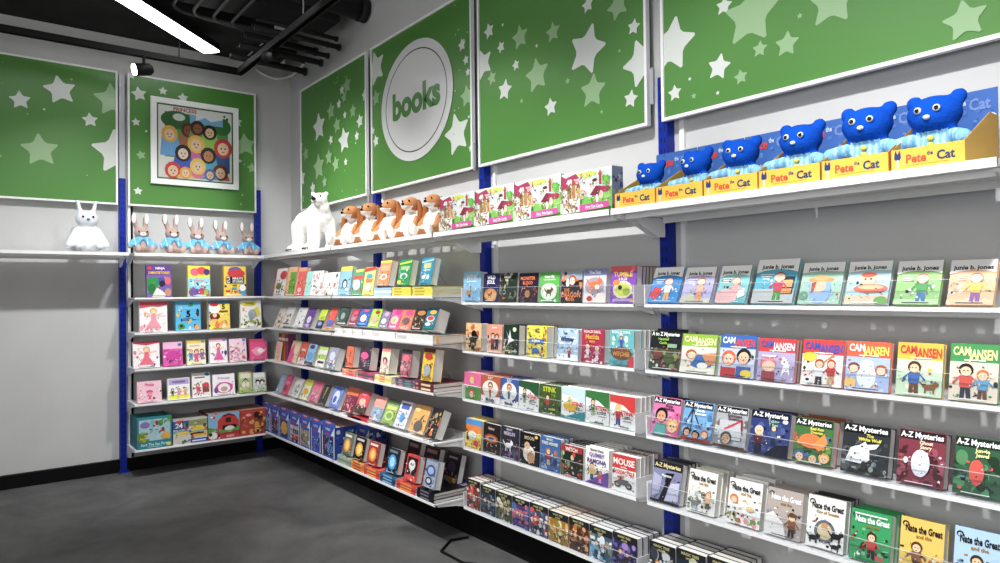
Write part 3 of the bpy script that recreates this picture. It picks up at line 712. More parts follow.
def mth(bg, cols, seed, fg='e8e0c8', tt='4a4438'):
    return [('r', 0, .78, 1, 1, '26282c'), ('t', 'MAGIC TREE', .5, .93, .06, 'c8c07c'), ('t', 'HOUSE', .5, .84, .05, 'c8c07c', .5), ('s', seed, 16, 0, .35, 1, .78, .16, cols), ('s', seed + 1, 12, 0, 0, 1, .4, .13, cols),
            ('k', .35, .38, .4, 'c89040', cols[0], '30343c'), ('k', .62, .36, .36, '7c4020', cols[1], '2c3448')]
row('A', DM - .012, mz[3] + ST, [
 (465.5, 481, 419.5, 'yellow and orange paperback with red round picture', 'f4d848', [('r', 0, .8, 1, 1, '4898d8'), ('r', 0, .55, 1, .8, 'f08828'), ('s', 31, 16, 0, 0, 1, .6, .12, ['f4ece0', 'd83830', 'f0c030', '303030']), ('e', .45, .45, .26, .16, 'f4f0e4'), ('e', .7, .2, .16, .1, 'd83830')], dict(nb=2, bt=.03)),
 (483, 499.5, 424, 'black paperback with glowing orange swirl', '28201c', [('e', .5, .5, .4, .16, '9c5020'), ('e', .5, .5, .3, .1, 'd88838'), ('e', .5, .5, .18, .06, '385890'), ('t', 'Galaxy', .5, .85, .09, 'd0c0b0'), ('s', 32, 8, 0, 0, 1, .3, .06, ['503828', '885030'])]),
 (500.3, 518.3, 427.4, 'dark grey paperback with white dog on purple ground', '30303c', [('t', 'MAGIC', .5, .93, .07, 'd8d0e0'), ('t', 'MERLIN', .5, .8, .12, 'c0b8d0'), ('a', .45, .42, .4, 'e8e8ec'), ('s', 33, 14, 0, 0, 1, .3, .14, ['7c4898', '40305c', 'a878c0', '585c70'])]),
 (519.3, 539, 433.4, 'black paperback with white puppy and yellow spot', '1c1a20', [('t', 'MOON', .5, .85, .11, 'c8b890'), ('e', .85, .92, .08, .05, 'f0d040'), ('e', .5, .35, .3, .26, 'ece4d8'), ('e', .4, .6, .14, .12, 'd8b890'), ('e', .6, .25, .2, .18, 'c89c70'), ('e', .36, .6, .03, .02, '201810')], dict(nb=2, bt=.022)),
 (540, 559.5, 437.5, 'deep blue paperback with a leaping figure', '3468a8', [('t', 'MAGIC', .5, .94, .07, 'e8e8d8'), ('t', 'TREE HOUSE', .5, .82, .09, 'e8e8d8'), ('s', 34, 18, 0, 0, 1, .6, .12, ['5888c0', '28406c', '90b0d0', 'a87850']), ('k', .45, .42, .5, 'b07840', 'a83838', 'd8b890')], dict(nb=2, bt=.022)),
 (560.9, 582.3, 446, 'dark green thick paperback with red flowers', '28342c', [('s', 35, 34, 0, 0, 1, .8, .12, ['4a8038', 'a82828', '1c2420', '78a058', 'c83c30', 'd8c8a0']), ('r', 0, .8, 1, 1, 'a82424'), ('t', 'WITCH', .5, .89, .12, 'f0e8e0')], dict(nb=4, bt=.022)),
 (585, 608.4, 448, 'white and purple paperback with a girl and dog', Wt, [('p', '7850a8', [0, 0, 1, 0, 1, .42]), ('t', 'Beverly Cleary', .5, .93, .06, '555'), ('t', 'QUIMBY', .5, .8, .11, '8868a8'), ('t', 'RAMONA', .5, .63, .12, '583c88'), ('k', .3, .34, .46, '5a3018', 'e8c860', '40507c'), ('k', .66, .24, .34, 'a05020', 'd84858', 'e8a0b0')], dict(nb=4, bt=.022)),
 (612, 635.5, 455.6, 'red and white paperback with a mouse riding a motorcycle', Wt, [('r', 0, .62, 1, 1, 'cc2820'), ('t', 'MOUSE', .5, .82, .17, 'f8f0e8'), ('t', 'and the', .5, .68, .05, 'f8f0e8', .4), ('t', 'MOTORCYCLE', .5, .54, .1, 'c83830'), ('e', .25, .2, .14, .09, '4a4a4c'), ('e', .72, .2, .14, .09, '4a4a4c'), ('e', .25, .2, .08, .05, 'b0b0b0'), ('e', .72, .2, .08, .05, 'b0b0b0'), ('p', '6c6c70', [.2, .2, .3, .34, .7, .34, .8, .2]), ('k', .38, .38, .26, '8c5838', 'b83028', '8c5838')], dict(nb=4, bt=.022, bcols=['e8e4e0', '6c3830']))
], 3, 'middle bay, fourth row', t=.024)
b5 = [(467, 480, 480, 'd86050 e8e4e0 8c6848', 'white and red figures', '7c3428'), (481, 495.2, 487, '586878 a0a8b0 303840', 'grey stormy street', '2c3c4c'), (496, 511.8, 493, '6c7c58 b09868 e0dcc8', 'olive meadow and brown horses', '4c5844'),
      (512.6, 529.3, 499, '9060a0 d86878 4870b0', 'purple evening parade', '4c3c78'), (530.2, 548, 505, 'd84840 e8e0e0 486898', 'red and white dancers', '48506c'), (549, 568.4, 513, 'e8b838 f0e0a8 68a048', 'sunny yellow field', 'a87828'),
      (569.4, 589, 520, 'c07838 8c4c2c e0b078', 'brown elephant', '5c3424'), (590, 612.3, 528, '80b8d8 e0ecf4 a89878', 'pale blue snow and birds', '406478'), (613.2, 637.5, 535, '7060b0 282838 a888c8', 'violet night and black gorilla', '30305c')]
row('A', DM - .012, mz[4] + ST, [(a, b, v, 'dark topped paperback showing ' + lab, bc, mth('222', cs.split(), 41 + i * 3), dict(nb=3, bt=.028)) for i, (a, b, v, cs, lab, bc) in enumerate(b5)], 0, 'middle bay, bottom row', t=.028)

# ---- right bay
def junie(sky, low, hair, shirt, pants, extra=[], skin='f4d0b4'):
    return [('r', 0, 0, 1, 1, sky), ('p', 'f6f5f1', [0, 1, 1, 1, 1, .7, .8, .75, .5, .77, .2, .74, 0, .68]), ('s', len(sky) + ord(hair[0]), 10, .08, .93, .92, .97, .02, ['888', 'aaa']), ('t', 'junie b. jones', .5, .83, .095, '1c1c1c', .92),
            ('r', 0, 0, 1, .12, low), ('r', .12, .64, .45, .66, 'f4f4f4'), ('r', .15, .59, .4, .61, 'f4f4f4'), ('r', .18, .54, .36, .56, 'f4f4f4')] + extra + [('k', .6, .38, .62, hair, shirt, pants, skin), ('e', .6, .38 + .2, .13, .09, skin)]
row('A', DM - .012, mz[0] + ST, [
 (647.6, 676.5, 267.5, 'blue and white paperback with hero girl and red heart', '2c8cd0', junie('1c90d8', '2c98dc', 'c83028', 'f4f0ec', 'f0b060', [('p', 'd83040', [.02, .2, .15, .45, .4, .4, .38, .22, .2, .06])])),
 (679.5, 709.3, 267.6, 'lilac and white paperback with girl hopping in orange', 'b8b4dc', junie('bcb8e0', 'd8d8c0', 'b83428', 'f0c0a8', 'f0a068', [('p', 'd0d0b0', [0, .05, .3, .3, .5, .1])]), dict(nb=1)),
 (714.7, 744.5, 266, 'aqua and white paperback with girl reading a letter', '88c8c8', junie('8cd0d0', '70b8c0', 'c84830', 'f0b0b0', 'f4c0c0', [('e', .3, .15, .35, .22, 'f0b8b4'), ('p', 'f4f6f4', [.66, .3, .9, .4, .96, .2, .74, .12])])),
 (750.8, 792, 259.5, 'taller white topped paperback with girl beside a school bus', '68c0d0', junie('50b4cc', 'c8ccc8', 'a83828', 'c83858', '50a048', [('r', 0, 0, 1, .32, 'c4c6c4'), ('r', .52, .2, .96, .6, '303438'), ('r', .55, .36, .93, .52, 'e0a860'), ('r', .55, .22, .93, .33, 'e89850')])),
 (797, 838.5, 262.7, 'sage green paperback with girl in a straw hat', 'a8c8b0', [('r', 0, 0, 1, 1, 'a8ccb8'), ('p', 'f6f5f1', [0, 1, 1, 1, 1, .76, .5, .8, 0, .74]), ('t', 'junie b. jones', .5, .85, .09, '1c1c1c', .92), ('e', .52, .3, .26, .3, '90b4e0'), ('e', .45, .42, .18, .16, 'f0c4a4'), ('e', .5, .58, .32, .06, 'c89458'), ('e', .5, .62, .18, .07, 'd8a868'), ('p', 'b84c28', [.28, .5, .4, .55, .36, .3, .3, .25]), ('e', .12, .2, .12, .1, '78a890')], dict(nb=1)),
 (843.5, 886.5, 261.6, 'cream and blue paperback with girl on a red ring float', 'c4d8dc', [('r', 0, 0, 1, 1, 'b4d4dc'), ('p', 'f6f5f1', [0, 1, 1, 1, 1, .78, .5, .8, 0, .74]), ('t', 'junie b. jones', .5, .86, .09, '1c1c1c', .92), ('e', .5, .58, .2, .15, 'f0c0a0'), ('e', .5, .68, .18, .06, 'd85838'), ('e', .58, .36, .4, .1, 'e06848'), ('e', .58, .39, .3, .05, 'e8c090'), ('r', 0, 0, 1, .2, 'e8c8a8'), ('e', .85, .08, .16, .1, '70a850'), ('e', .43, .58, .03, .02, '222'), ('e', .56, .58, .03, .02, '222')]),
 (893, 938, 261, 'white topped paperback with girl in green, near right edge', '98c068', junie('98c878', 'b8d8a0', 'c84828', '48a050', '3870b0')),
 (946, 993, 260, 'white topped paperback with girl in yellow at far right', 'e8b070', junie('f0b888', 'e8c8a0', 'b84020', 'f0d040', '9050a0')),
], 23, 'right bay, top row', t=.012)
def cam(top, tcol, bg, kids, sub='f0e8d0', ct=None):
    return [('r', 0, 0, 1, 1, bg), ('r', 0, .68, 1, 1, top), ('t', 'CAM', .24, .87, .15, ct or tcol, .36), ('t', 'JANSEN', .68, .82, .17, tcol, .58), ('r', .3, .7, .75, .725, sub)] + kids
row('A', DM - .012, mz[1] + ST, [
 (647.5, 678, 331.5, 'black paperback with white title and mossy green creatures', '20242a', [('t', 'A to Z Mysteries', .5, .93, .1, 'f4f4f0'), ('r', 0, 0, 1, .55, '46503c'), ('s', 51, 40, 0, .02, 1, .52, .12, ['6a7048', '8c5848', '2c3424', 'a8746c', '90a060', '503038']), ('e', .3, .38, .16, .12, '7a4038'), ('e', .68, .3, .18, .13, '58643c'), ('t', 'Haunted', .45, .8, .07, '98c840', .6), ('t', 'Castle', .45, .7, .07, '98c840', .45), ('r', .6, .58, .9, .68, '90b090')], dict(nb=1, bt=.05, gap=.012)),
 (679.5, 714, 334.3, 'lime topped paperback with child reading under a blue quilt', 'a8cc40', cam('98c030', 'f4f4c0', 'e8e0d0', [('p', '3870b0', [.3, .2, .5, .5, .8, .45, .9, .2, .6, .1]), ('e', .3, .48, .16, .12, 'b86030'), ('e', .32, .45, .12, .09, 'f4d0b0'), ('r', 0, 0, 1, .14, 'f0ecdc'), ('p', 'd89058', [.6, .5, 1, .55, 1, .3, .8, .2]), ('e', .65, .2, .15, .08, 'f4f0e8')])),
 (717.5, 753, 335, 'blue topped paperback with two children and yellow badge', '3c68b8', cam('2c68b8', 'e04038', 'c8d0e4', [('f', .28, .42, .34, 'd86828', 'f4d0b0'), ('f', .7, .48, .34, '282420', 'f0c4a0'), ('r', .08, 0, .5, .22, 'c03030'), ('r', .52, 0, .92, .26, '4860a8'), ('e', .8, .1, .16, .09, 'e8d040')], ct='fff')),
 (756, 793, 338.6, 'red topped lilac paperback with girl in pink cap and skeleton', 'c83038', cam('d02c30', 'e8e4f0', 'b4a8cc', [('e', .3, .4, .22, .16, 'd87080'), ('e', .32, .34, .18, .13, 'f4ccb0'), ('r', .14, 0, .5, .22, '9c4048'), ('e', .75, .46, .1, .08, 'f0f0ec'), ('p', 'f0f0ec', [.66, .1, .72, .4, .86, .42, .9, .12, .8, .3]), ('r', .12, .56, .5, .6, 'e8e0f0')], ct='3858b0'), dict(nb=1, bcols=['8c4030'])),
 (800, 841, 340, 'red topped paperback with baseball batters and yellow badge', 'd03030', cam('d42828', '3850b0', 'f0e8e0', [('e', .2, .62, .18, .1, 'f0c830'), ('k', .45, .3, .55, 'a83820', 'e8e8e8', '404048'), ('k', .74, .32, .52, 'c03020', 'c82830', 'c8a070'), ('e', .18, .12, .12, .08, 'f4f4f4'), ('e', .18, .12, .05, .03, '222'), ('p', 'c08850', [.5, .5, .56, .52, .8, .66, .78, .7])]), dict(nb=1, bcols=['b07840'])),
 (844, 888, 341.7, 'orange topped paperback with white robot and two children', 'e85828', cam('e85420', 'f8e858', 'a8bce0', [('e', .5, .3, .22, .26, 'e8ecf0'), ('e', .5, .52, .16, .1, 'f4f6f8'), ('e', .2, .46, .14, .1, '804020'), ('e', .2, .43, .1, .08, 'f4d0b0'), ('e', .82, .44, .14, .1, 'a85028'), ('e', .82, .41, .1, .08, 'f4d0b0'), ('e', .14, .14, .14, .1, 'f0c060'), ('r', .1, 0, .9, .06, 'c8d0e0')], ct='f8f0e8')),
 (895, 941, 343, 'yellow topped paperback with child and dog, near right edge', 'e8b830', cam('e8b828', 'c83028', 'c8e0c0', [('k', .4, .34, .6, '5c3018', '3868b0', '704830'), ('a', .75, .18, .25, '8c5830')])),
 (948, 997, 344, 'green topped paperback with two climbers at far right', '489848', cam('3c9850', 'f8f0a0', 'e8d8c0', [('k', .35, .34, .6, '282420', 'd84838', '303848'), ('k', .7, .3, .5, 'c86828', '58a0c8', '705040')])),
], 12, 'right bay, second row', t=.016)
def atoz(bg, cols, seed, sub, sc, body=[]):
    return [('r', 0, 0, 1, 1, bg), ('s', seed, 26, 0, .02, 1, .66, .14, cols)] + body + [('p', '181818', [.02, .98, .02, .84, .98, .84, .98, .98]), ('t', 'A-Z Mysteries', .5, .91, .105, 'fafafa', .92), ('t', sub[0], .6, .78, .065, sc, .6), ('t', sub[1], .6, .7, .065, sc, .5)]
row('A', DM - .012, mz[2] + ST, [
 (650, 677.5, 397.5, 'pink paperback with dark haired girl and blond boy', 'e0609c', atoz('e070a8', ['e888b8', 'd05890'], 61, ('Empty', 'Envelope'), '303', [('f', .35, .5, .36, '201818', 'd8a078'), ('f', .78, .26, .34, 'e8b838', 'f4c8a0'), ('p', '60b0a8', [.1, 0, .6, 0, .55, .3, .2, .3])]), dict(nb=1, bcols=['282428'])),
 (680.5, 710, 402, 'blue paperback with ship rigging and three children', '5898cc', atoz('6ca8d8', ['4878b0', '88b8e0'], 62, ('Deadly', 'Dungeon'), 'fff', [('r', .3, .2, .33, .9, '302420'), ('p', '382c28', [.31, .85, .1, .4, .13, .4, .32, .8]), ('p', '382c28', [.31, .85, .6, .4, .57, .4, .3, .8]), ('f', .2, .2, .2, '402818', 'e0b088'), ('f', .5, .16, .2, '201c1c', 'd8a078'), ('f', .8, .2, .2, 'c86828', 'f0c8a0'), ('r', 0, 0, 1, .08, 'a03028')])),
 (713, 744.5, 406.6, 'grey and red paperback with two big rods over a room', 'a0a4a8', atoz('b0b4b8', ['8c9094', 'c8ccd0', '707478'], 63, ('Quicksand', 'Question'), '400', [('r', .15, .2, .85, .66, 'c4c8cc'), ('p', 'c03048', [.3, .45, .8, .7, .82, .65, .33, .4]), ('p', '902838', [.8, .7, .84, .4, .88, .4, .86, .7]), ('f', .4, .22, .28, '585048', 'c8a890'), ('r', 0, 0, 1, .06, '604038')])),
 (747.6, 787, 411.5, 'dark blue paperback with children under a night sky', '243468', atoz('2c3c7c', ['3c5090', '1c2850', '506098'], 64, ('Talking', 'T Rex'), 'a0c8a0', [('e', .88, .8, .07, .05, 'f0e8f0'), ('k', .25, .34, .6, 'e0d0c0', '602838', '28203c'), ('k', .62, .5, .4, '303040', '486090', '283050'), ('p', '181c30', [.4, 0, 1, 0, 1, .3, .7, .25])]), dict(nb=1, bcols=['403030'])),
 (791.8, 830, 419, 'orange dragon paperback crowded with faces', 'c86028', atoz('487840', ['d88838', 'c04830', '68a040', 'f0b848', '304828', '4878b0'], 65, ('Red Run', 'Dragon'), 'f4e050', [('e', .45, .5, .3, .16, 'e07828'), ('p', 'e88c30', [.5, .4, .8, .7, .9, .5, .7, .3]), ('f', .2, .14, .22, '3c6cb0', 'f0c8a0'), ('f', .55, .12, .22, '388040', 'e8c098'), ('f', .84, .16, .22, 'e8b848', 'f0c8a0')]), dict(nb=2, bcols=['7c4028', '9c6040'])),
 (840, 887, 425, 'black paperback with howling white wolf and yellow title', '202224', atoz('303438', ['484c50', '202428', '5c6064'], 66, ('The', 'White Wolf'), 'e8e048', [('p', 'f0f0f2', [.1, .22, .2, .5, .4, .58, .5, .66, .55, .6, .8, .64, .74, .54, .6, .5, .62, .3, .5, .2]), ('e', .44, .55, .03, .02, '202020'), ('s', 67, 24, 0, 0, 1, .22, .08, ['585c58', '98a098', '303430'])])),
 (896, 943, 431, 'maroon paperback with ghostly figure, near right edge', '702838', atoz('803040', ['a04858', '501820'], 68, ('Ghost', 'Story'), 'f0e8c0', [('e', .5, .4, .2, .25, 'e8e8f0')])),
 (952, 1000, 438, 'dark green paperback with parrot at far right', '285038', atoz('306040', ['509060', '183820'], 69, ('Jungle', 'Jewel'), 'f4f0a0', [('e', .5, .4, .16, .22, 'd84838')])),
], 14, 'right bay, third row', t=.03)
def nate(bg, body, sub='', tc='1c1c1c'):
    return [('r', 0, 0, 1, 1, bg), ('e', .12, .88, .08, .05, '282828'), ('e', .12, .87, .05, .03, bg), ('t', 'Nate the Great', .54, .82, .12, tc, .84), ('t', sub or 'and the', .55, .7, .06, 'a07828', .6)] + body
row('A', DM - .012, mz[3] + ST, [
 (650, 678.5, 462, 'slate grey paperback with dark figure and pale light', '707488', [('r', 0, 0, 1, 1, '8488a8'), ('r', 0, .8, 1, 1, '28282c'), ('t', 'A-Z Mysteries', .5, .9, .1, 'e8d8a0'), ('p', '1c1c22', [.3, .05, .5, .5, .45, .72, .75, .75, .6, .45, .5, .05]), ('p', 'c8c8dc', [.5, .05, .66, .5, .96, .55, .96, .1]), ('p', 'b0b0cc', [.04, .1, .04, .7, .35, .6, .3, .2]), ('t', 'Phantom', .5, .66, .06, 'f4f4f4'), ('r', 0, 0, 1, .05, '202024')], dict(nb=3, bt=.018, bcols=['50525c', '303238'])),
 (686, 714, 471, 'cream paperback with small rabbits and garden scene', 'f0ece0', nate('f2efe6', [('s', 71, 22, .05, .05, .95, .5, .09, ['98b070', 'c89060', '686868', 'e8d0a0', 'a8c8d0']), ('k', .75, .34, .4, 'c86838', 'e8b080', '585c60'), ('a', .3, .22, .25, '8c8c88')]), dict(nb=2, bt=.025)),
 (726, 759, 480.7, 'white paperback with red haired child above flowers', 'f4f2ee', nate('f6f4f0', [('e', .2, .56, .13, .1, 'd8783c'), ('e', .2, .53, .09, .07, 'f0c8a0'), ('s', 72, 30, 0, 0, 1, .24, .08, ['d86050', '78a050', 'e8a0a0', 'c8b060', '604838']), ('e', .7, .4, .12, .06, 'e8c880')]), dict(nb=2, bt=.034)),
 (764.5, 800, 490, 'taupe paperback with detective in a brown coat', 'b0a49c', nate('b8aca4', [('p', 'f0ece8', [0, 0, .6, 0, .5, .3, .2, .5, 0, .4]), ('k', .74, .3, .5, '5c3820', '8c5838', '3c3430'), ('e', .74, .5, .14, .04, '6c4428')], tc='fff'), dict(nb=2, bt=.02)),
 (805, 842.5, 497.6, 'white paperback with owl and ring of black cats', 'f2f0ec', nate('f4f2ee', [('e', .5, .34, .28, .22, '68707c'), ('e', .5, .34, .2, .16, 'd8c8a0'), ('a', .8, .3, .25, '181818'), ('a', .22, .18, .22, '202020'), ('a', .8, .1, .2, '282828'), ('e', .5, .44, .1, .07, 'c89868')], sub='King of Sweden'), dict(nb=2, bt=.02, bcols=['383838'])),
 (848.5, 889, 511.6, 'bright green paperback with boy and hopping frog', '2c9c58', nate('30a060', [('k', .55, .34, .5, '3c2818', 'c83830', '282c38'), ('s', 73, 18, .3, .05, .9, .3, .1, ['885030', '203c28', 'd84838', '78c088']), ('r', .1, .9, .9, .93, 'f4f4f0')], tc='fff'), dict(nb=2, bt=.02)),
 (898, 942, 520, 'yellow paperback with detective and dog, near right edge', 'e0b848', nate('e8c458', [('k', .4, .34, .5, '5c3820', '8c5838', '3c3430'), ('a', .75, .2, .26, 'a06838')])),
 (952, 1000, 530, 'pale blue paperback with child in snow at far right', 'a8c8e0', nate('b0d0e8', [('k', .5, .34, .5, '3c2818', 'd84030', '304878')])),
], 12, 'right bay, fourth row', t=.026)
row('A', DM - .012, mz[4] + ST, [(a, b, v, 'dark topped paperback at the lower picture edge, %s' % lab, bc, mth('222', cs.split(), 81 + i * 3), dict(nb=3, bt=.028)) for i, (a, b, v, cs, lab, bc) in
   enumerate([(650, 675.5, 544, 'c8ccd0 404450 a0a0a0', 'nearest the post', '2c3038'), (677, 706, 552, 'b0b8c0 303844 d0d0c8', 'second from the post', '283440'), (708, 741, 561, 'c0a890 403830 e0d8c8', 'third from the post', '403028')])],
   0, 'right bay', t=.028)

# ---- deep shelves on the right wall, near the corner
def simp(seed, cols, bg, title=None, tcol='fff', extra=[]):
    o = [('r', 0, 0, 1, 1, bg), ('s', seed, 16, .05, .05, .95, .7, .14, cols)] + extra
    if title: o.append(('t', title, .5, .87, .1, tcol))
    return o
FD = DL - .012
row('A', FD, lz[0] + ST, [
 (272.5, 283.5, 268.5, 'white picture book with red spine and big red dot', 'f4f2f0', [('r', 0, 0, .08, 1, 'd03040'), ('e', .75, .75, .3, .16, 'd02028'), ('e', .45, .35, .25, .12, '788040'), ('s', 1, 8, .2, .2, .8, .5, .1, ['586830', 'c88040', '303030'])]),
 (284.3, 293.4, 267, 'peach picture book with green panel', 'f0b888', [('r', .35, .05, 1, .82, '68a838'), ('s', 2, 8, .4, .1, .95, .6, .07, ['a8d070', '386820'])]),
 (294, 303.3, 267.5, 'tomato red picture book with pale margin', 'e85850', [('r', 0, .05, .1, .85, 'f0b888'), ('e', .5, .2, .2, .08, 'f0c8c0'), ('r', .1, .86, 1, 1, 'f0a880')]),
 (303.8, 320.5, 271, 'mint and white picture book with red and black sketches', 'f0f4f2', [('r', 0, 0, .36, 1, 'a8e8dc'), ('s', 3, 22, .4, .1, .98, .95, .12, ['303038', 'd05868', 'f4f4f4', 'f0a8b0'])]),
 (321, 337, 272.3, 'white picture book with red and yellow ink figures', 'f4f0ee', [('s', 4, 24, .05, .05, .95, .95, .12, ['383838', 'e0a080', 'f4f0f0', 'f0d0c0', 'c04848'])]),
 (337.6, 348.8, 266.5, 'sky blue picture book with yellow band and penguin', '90c8e8', [('r', 0, .85, 1, 1, 'f0e048'), ('e', .5, .4, .22, .16, '282c38'), ('e', .52, .38, .14, .12, 'f4f4f4'), ('e', .75, .2, .16, .06, 'f4f8fc')]),
 (350.6, 361, 269, 'green picture book with red middle and white fox', '58a880', [('p', 'f0f058', [.2, .96, 1, .99, 1, .9, .3, .86]), ('r', .1, .62, .95, .75, 'd84838'), ('e', .45, .4, .35, .2, 'f0f0ee'), ('s', 5, 8, .1, .2, .9, .55, .08, ['d05040', '383838', 'f4f4f4'])]),
 (361.8, 372.3, 267, 'yellow picture book with red top band', 'f2e070', [('p', 'd82820', [0, .97, 1, 1, 1, .9, 0, .84]), ('e', .5, .68, .3, .08, '48a8c0'), ('r', .2, .45, .8, .58, 'e87848'), ('e', .5, .28, .3, .14, 'f8f0c8')]),
], 10, 'deep shelf, top row', t=.02)
row('A', FD + .0, lz[0] + ST + .042, [
 (377, 388, 260.5, 'orange puzzle book with yellow top', 'f08850', [('r', 0, .9, 1, 1, 'f8d040'), ('r', .1, .6, .9, .8, 'f4a878'), ('e', .5, .35, .3, .12, 'f4f0e8'), ('e', .5, .35, .2, .08, 'f08850')]),
 (396.5, 408.5, 259.5, 'green puzzle book with yellow stripe and white rocket', '109858', [('p', 'd8e838', [0, .86, 1, .95, 1, .87, 0, .8]), ('r', .15, .6, .85, .74, 'a8c880'), ('e', .5, .35, .3, .12, 'f4f8f4'), ('e', .5, .33, .2, .09, '109858'), ('e', .2, .12, .18, .07, 'e8e040')]),
 (418.5, 430.5, 257.5, 'teal puzzle book with yellow letters', '1898b8', [('p', 'b8e0e8', [0, .86, 1, .95, 1, .87, 0, .8]), ('r', .2, .6, .8, .8, 'd8d890'), ('r', .2, .52, .8, .55, 'f4f4f4'), ('e', .35, .28, .15, .07, 'f4f8f4'), ('e', .7, .28, .12, .09, 'e8f4f8')]),
], 12, 'deep shelf, top row', t=.034, wire=True)
l2base = lz[1] + ST
row('A', FD, l2base, [
 (273.5, 280, 308, 'slim tan book with small toy picture', 'e8d8c8', simp(21, ['a86030', '583820', 'e0b080'], 'f0e8e0'), dict(t=.012)),
 (281.5, 289, 307, 'white book with brown bear drawing', 'f2f0ee', [('s', 6, 12, .2, .15, .8, .6, .12, ['804830', 'a86848', '383028']), ('r', .1, .08, .9, .14, '383838')]),
 (293, 301.5, 307.5, 'plain white book with tiny dark figure', 'f4f4f4', [('e', .6, .2, .08, .08, '383838'), ('e', .3, .8, .15, .05, 'c8c8c8')], dict(nb=0)),
 (303, 309.8, 308, 'purple story book with white figure', '6838a0', [('e', .5, .4, .3, .18, 'e8e0f0'), ('e', .5, .12, .3, .07, 'c8b8e0')]),
 (315, 321.5, 309, 'lime story book with navy lower half', 'c8e030', [('r', 0, 0, 1, .42, '282c60'), ('e', .5, .25, .3, .1, 'a0a8d8')]),
 (324.3, 331, 308, 'vermilion story book with blue lower corner', 'e84830', [('r', .1, .12, .9, .45, '5868c0'), ('r', 0, 0, 1, .12, 'e8b050'), ('s', 7, 8, .1, .5, .9, .9, .08, ['f08870', 'c83020'])]),
], 22, 'deep shelf, second row', t=.05)
row('A', FD, l2base + .034, [
 (335, 346, 307.5, 'dark green hardback with arched white frame', '304840', [('e', .5, .55, .42, .4, '5c7068'), ('e', .5, .55, .36, .34, '38504a'), ('e', .5, .5, .18, .2, '98a8a0'), ('r', .1, .05, .9, .12, 'd8d8d0')]),
 (347.8, 355.5, 309, 'maroon chapter book with red oval', 'a03858', [('e', .6, .75, .3, .13, 'd84858'), ('e', .5, .4, .3, .14, 'c08898'), ('r', .1, .08, .9, .14, 'e8d8d8')]),
 (356.2, 366.3, 307.5, 'royal blue chapter book with white puppy', '2058b8', [('e', .6, .82, .28, .08, 'd04858'), ('e', .5, .42, .28, .2, 'f0f4f8'), ('e', .5, .12, .4, .05, '48b0e8')]),
 (368, 377.4, 308.5, 'lime green chapter book with brown owl', 'b0d840', [('e', .6, .8, .25, .1, '984030'), ('e', .5, .4, .3, .2, 'c8b090'), ('r', .1, .08, .8, .13, 'f4f8e0')]),
 (378.5, 386.6, 311.5, 'grey lilac chapter book with white figure', '88809c', [('e', .6, .82, .3, .13, 'c8a8c8'), ('e', .45, .4, .3, .16, 'e8e4ec'), ('r', .1, .08, .8, .13, 'f4f4f8')]),
 (387.6, 397.2, 308.5, 'hot pink chapter book with green and white fairy', 'e85098', [('e', .6, .82, .3, .12, 'c83878'), ('e', .5, .42, .38, .2, 'f0c8c0'), ('e', .45, .4, .2, .12, 'a8c868'), ('r', .1, .08, .8, .13, 'f8e8f0')]),
 (397.8, 409.8, 309, 'coral chapter book with magenta oval', 'f07858', [('e', .6, .8, .3, .12, 'd83890'), ('e', .5, .4, .28, .18, '786068'), ('r', .1, .08, .8, .13, 'f8b8a0')]),
 (410.6, 421.6, 309.5, 'dark brown chapter book with leafy picture', '483028', [('e', .6, .82, .36, .12, 'c88848'), ('s', 8, 14, .05, .15, .95, .65, .12, ['a8b880', '688048', 'e8e0c8', '302018']), ('r', .1, .06, .8, .11, 'e8d8c8')]),
 (422.2, 433.3, 308, 'teal chapter book with red bird and yellow oval', '187890', [('e', .6, .8, .3, .1, 'f0b838'), ('e', .5, .5, .36, .14, 'f0e8e0'), ('e', .5, .52, .28, .1, 'd03848'), ('e', .4, .25, .24, .08, 'f4f4f4'), ('e', .5, .08, .4, .05, '109078')], dict(wire=True, t=.06)),
], 20, 'deep shelf, second row', t=.045)
l3b = lz[2] + ST
row('A', FD, l3b, [
 (274.5, 278.6, 341.5, 'slim peach picture book half turned away', 'f4c8a8', simp(31, ['f0a080', 'f4e0c8'], 'f4c8a8'), dict(lean=8, t=.012)),
 (287, 295.5, 341, 'pink and cream picture book with long legged figure', 'f4d8b0', [('p', 'e84890', [0, 0, .5, 0, .6, .4, .3, .9, 0, .5]), ('e', .65, .6, .25, .2, 'f8e8c0')]),
 (296.5, 303.2, 342, 'orange red picture book with white lower part', 'e85030', [('r', 0, 0, 1, .32, 'f4ece8'), ('s', 33, 8, .1, .05, .9, .3, .08, ['383838', 'e85030']), ('r', .2, .6, .8, .7, 'f8d0b8')]),
 (304, 311.6, 344, 'light blue picture book with dark head', '98c8f0', [('e', .5, .85, .3, .1, '38487c'), ('e', .5, .4, .4, .2, '68b0e0'), ('r', 0, 0, 1, .14, '485058')], dict(t=.05)),
 (314.5, 323, 347, 'green and white picture book with round animals', 'b8dc58', [('r', .0, .62, 1, .85, 'e8ece0'), ('r', 0, 0, 1, .4, 'f4f4f0'), ('e', .4, .25, .2, .06, '383838'), ('e', .7, .25, .2, .06, '484848')], dict(t=.04)),
 (324.5, 333.8, 347.5, 'silver grey picture book with pale moon', 'a0a0b0', [('e', .5, .6, .3, .2, 'd8dcf0'), ('s', 34, 12, .05, .05, .95, .4, .12, ['585868', 'e8e8f0'])], dict(wire=True, t=.04)),
], 18, 'deep shelf, third row', t=.02)
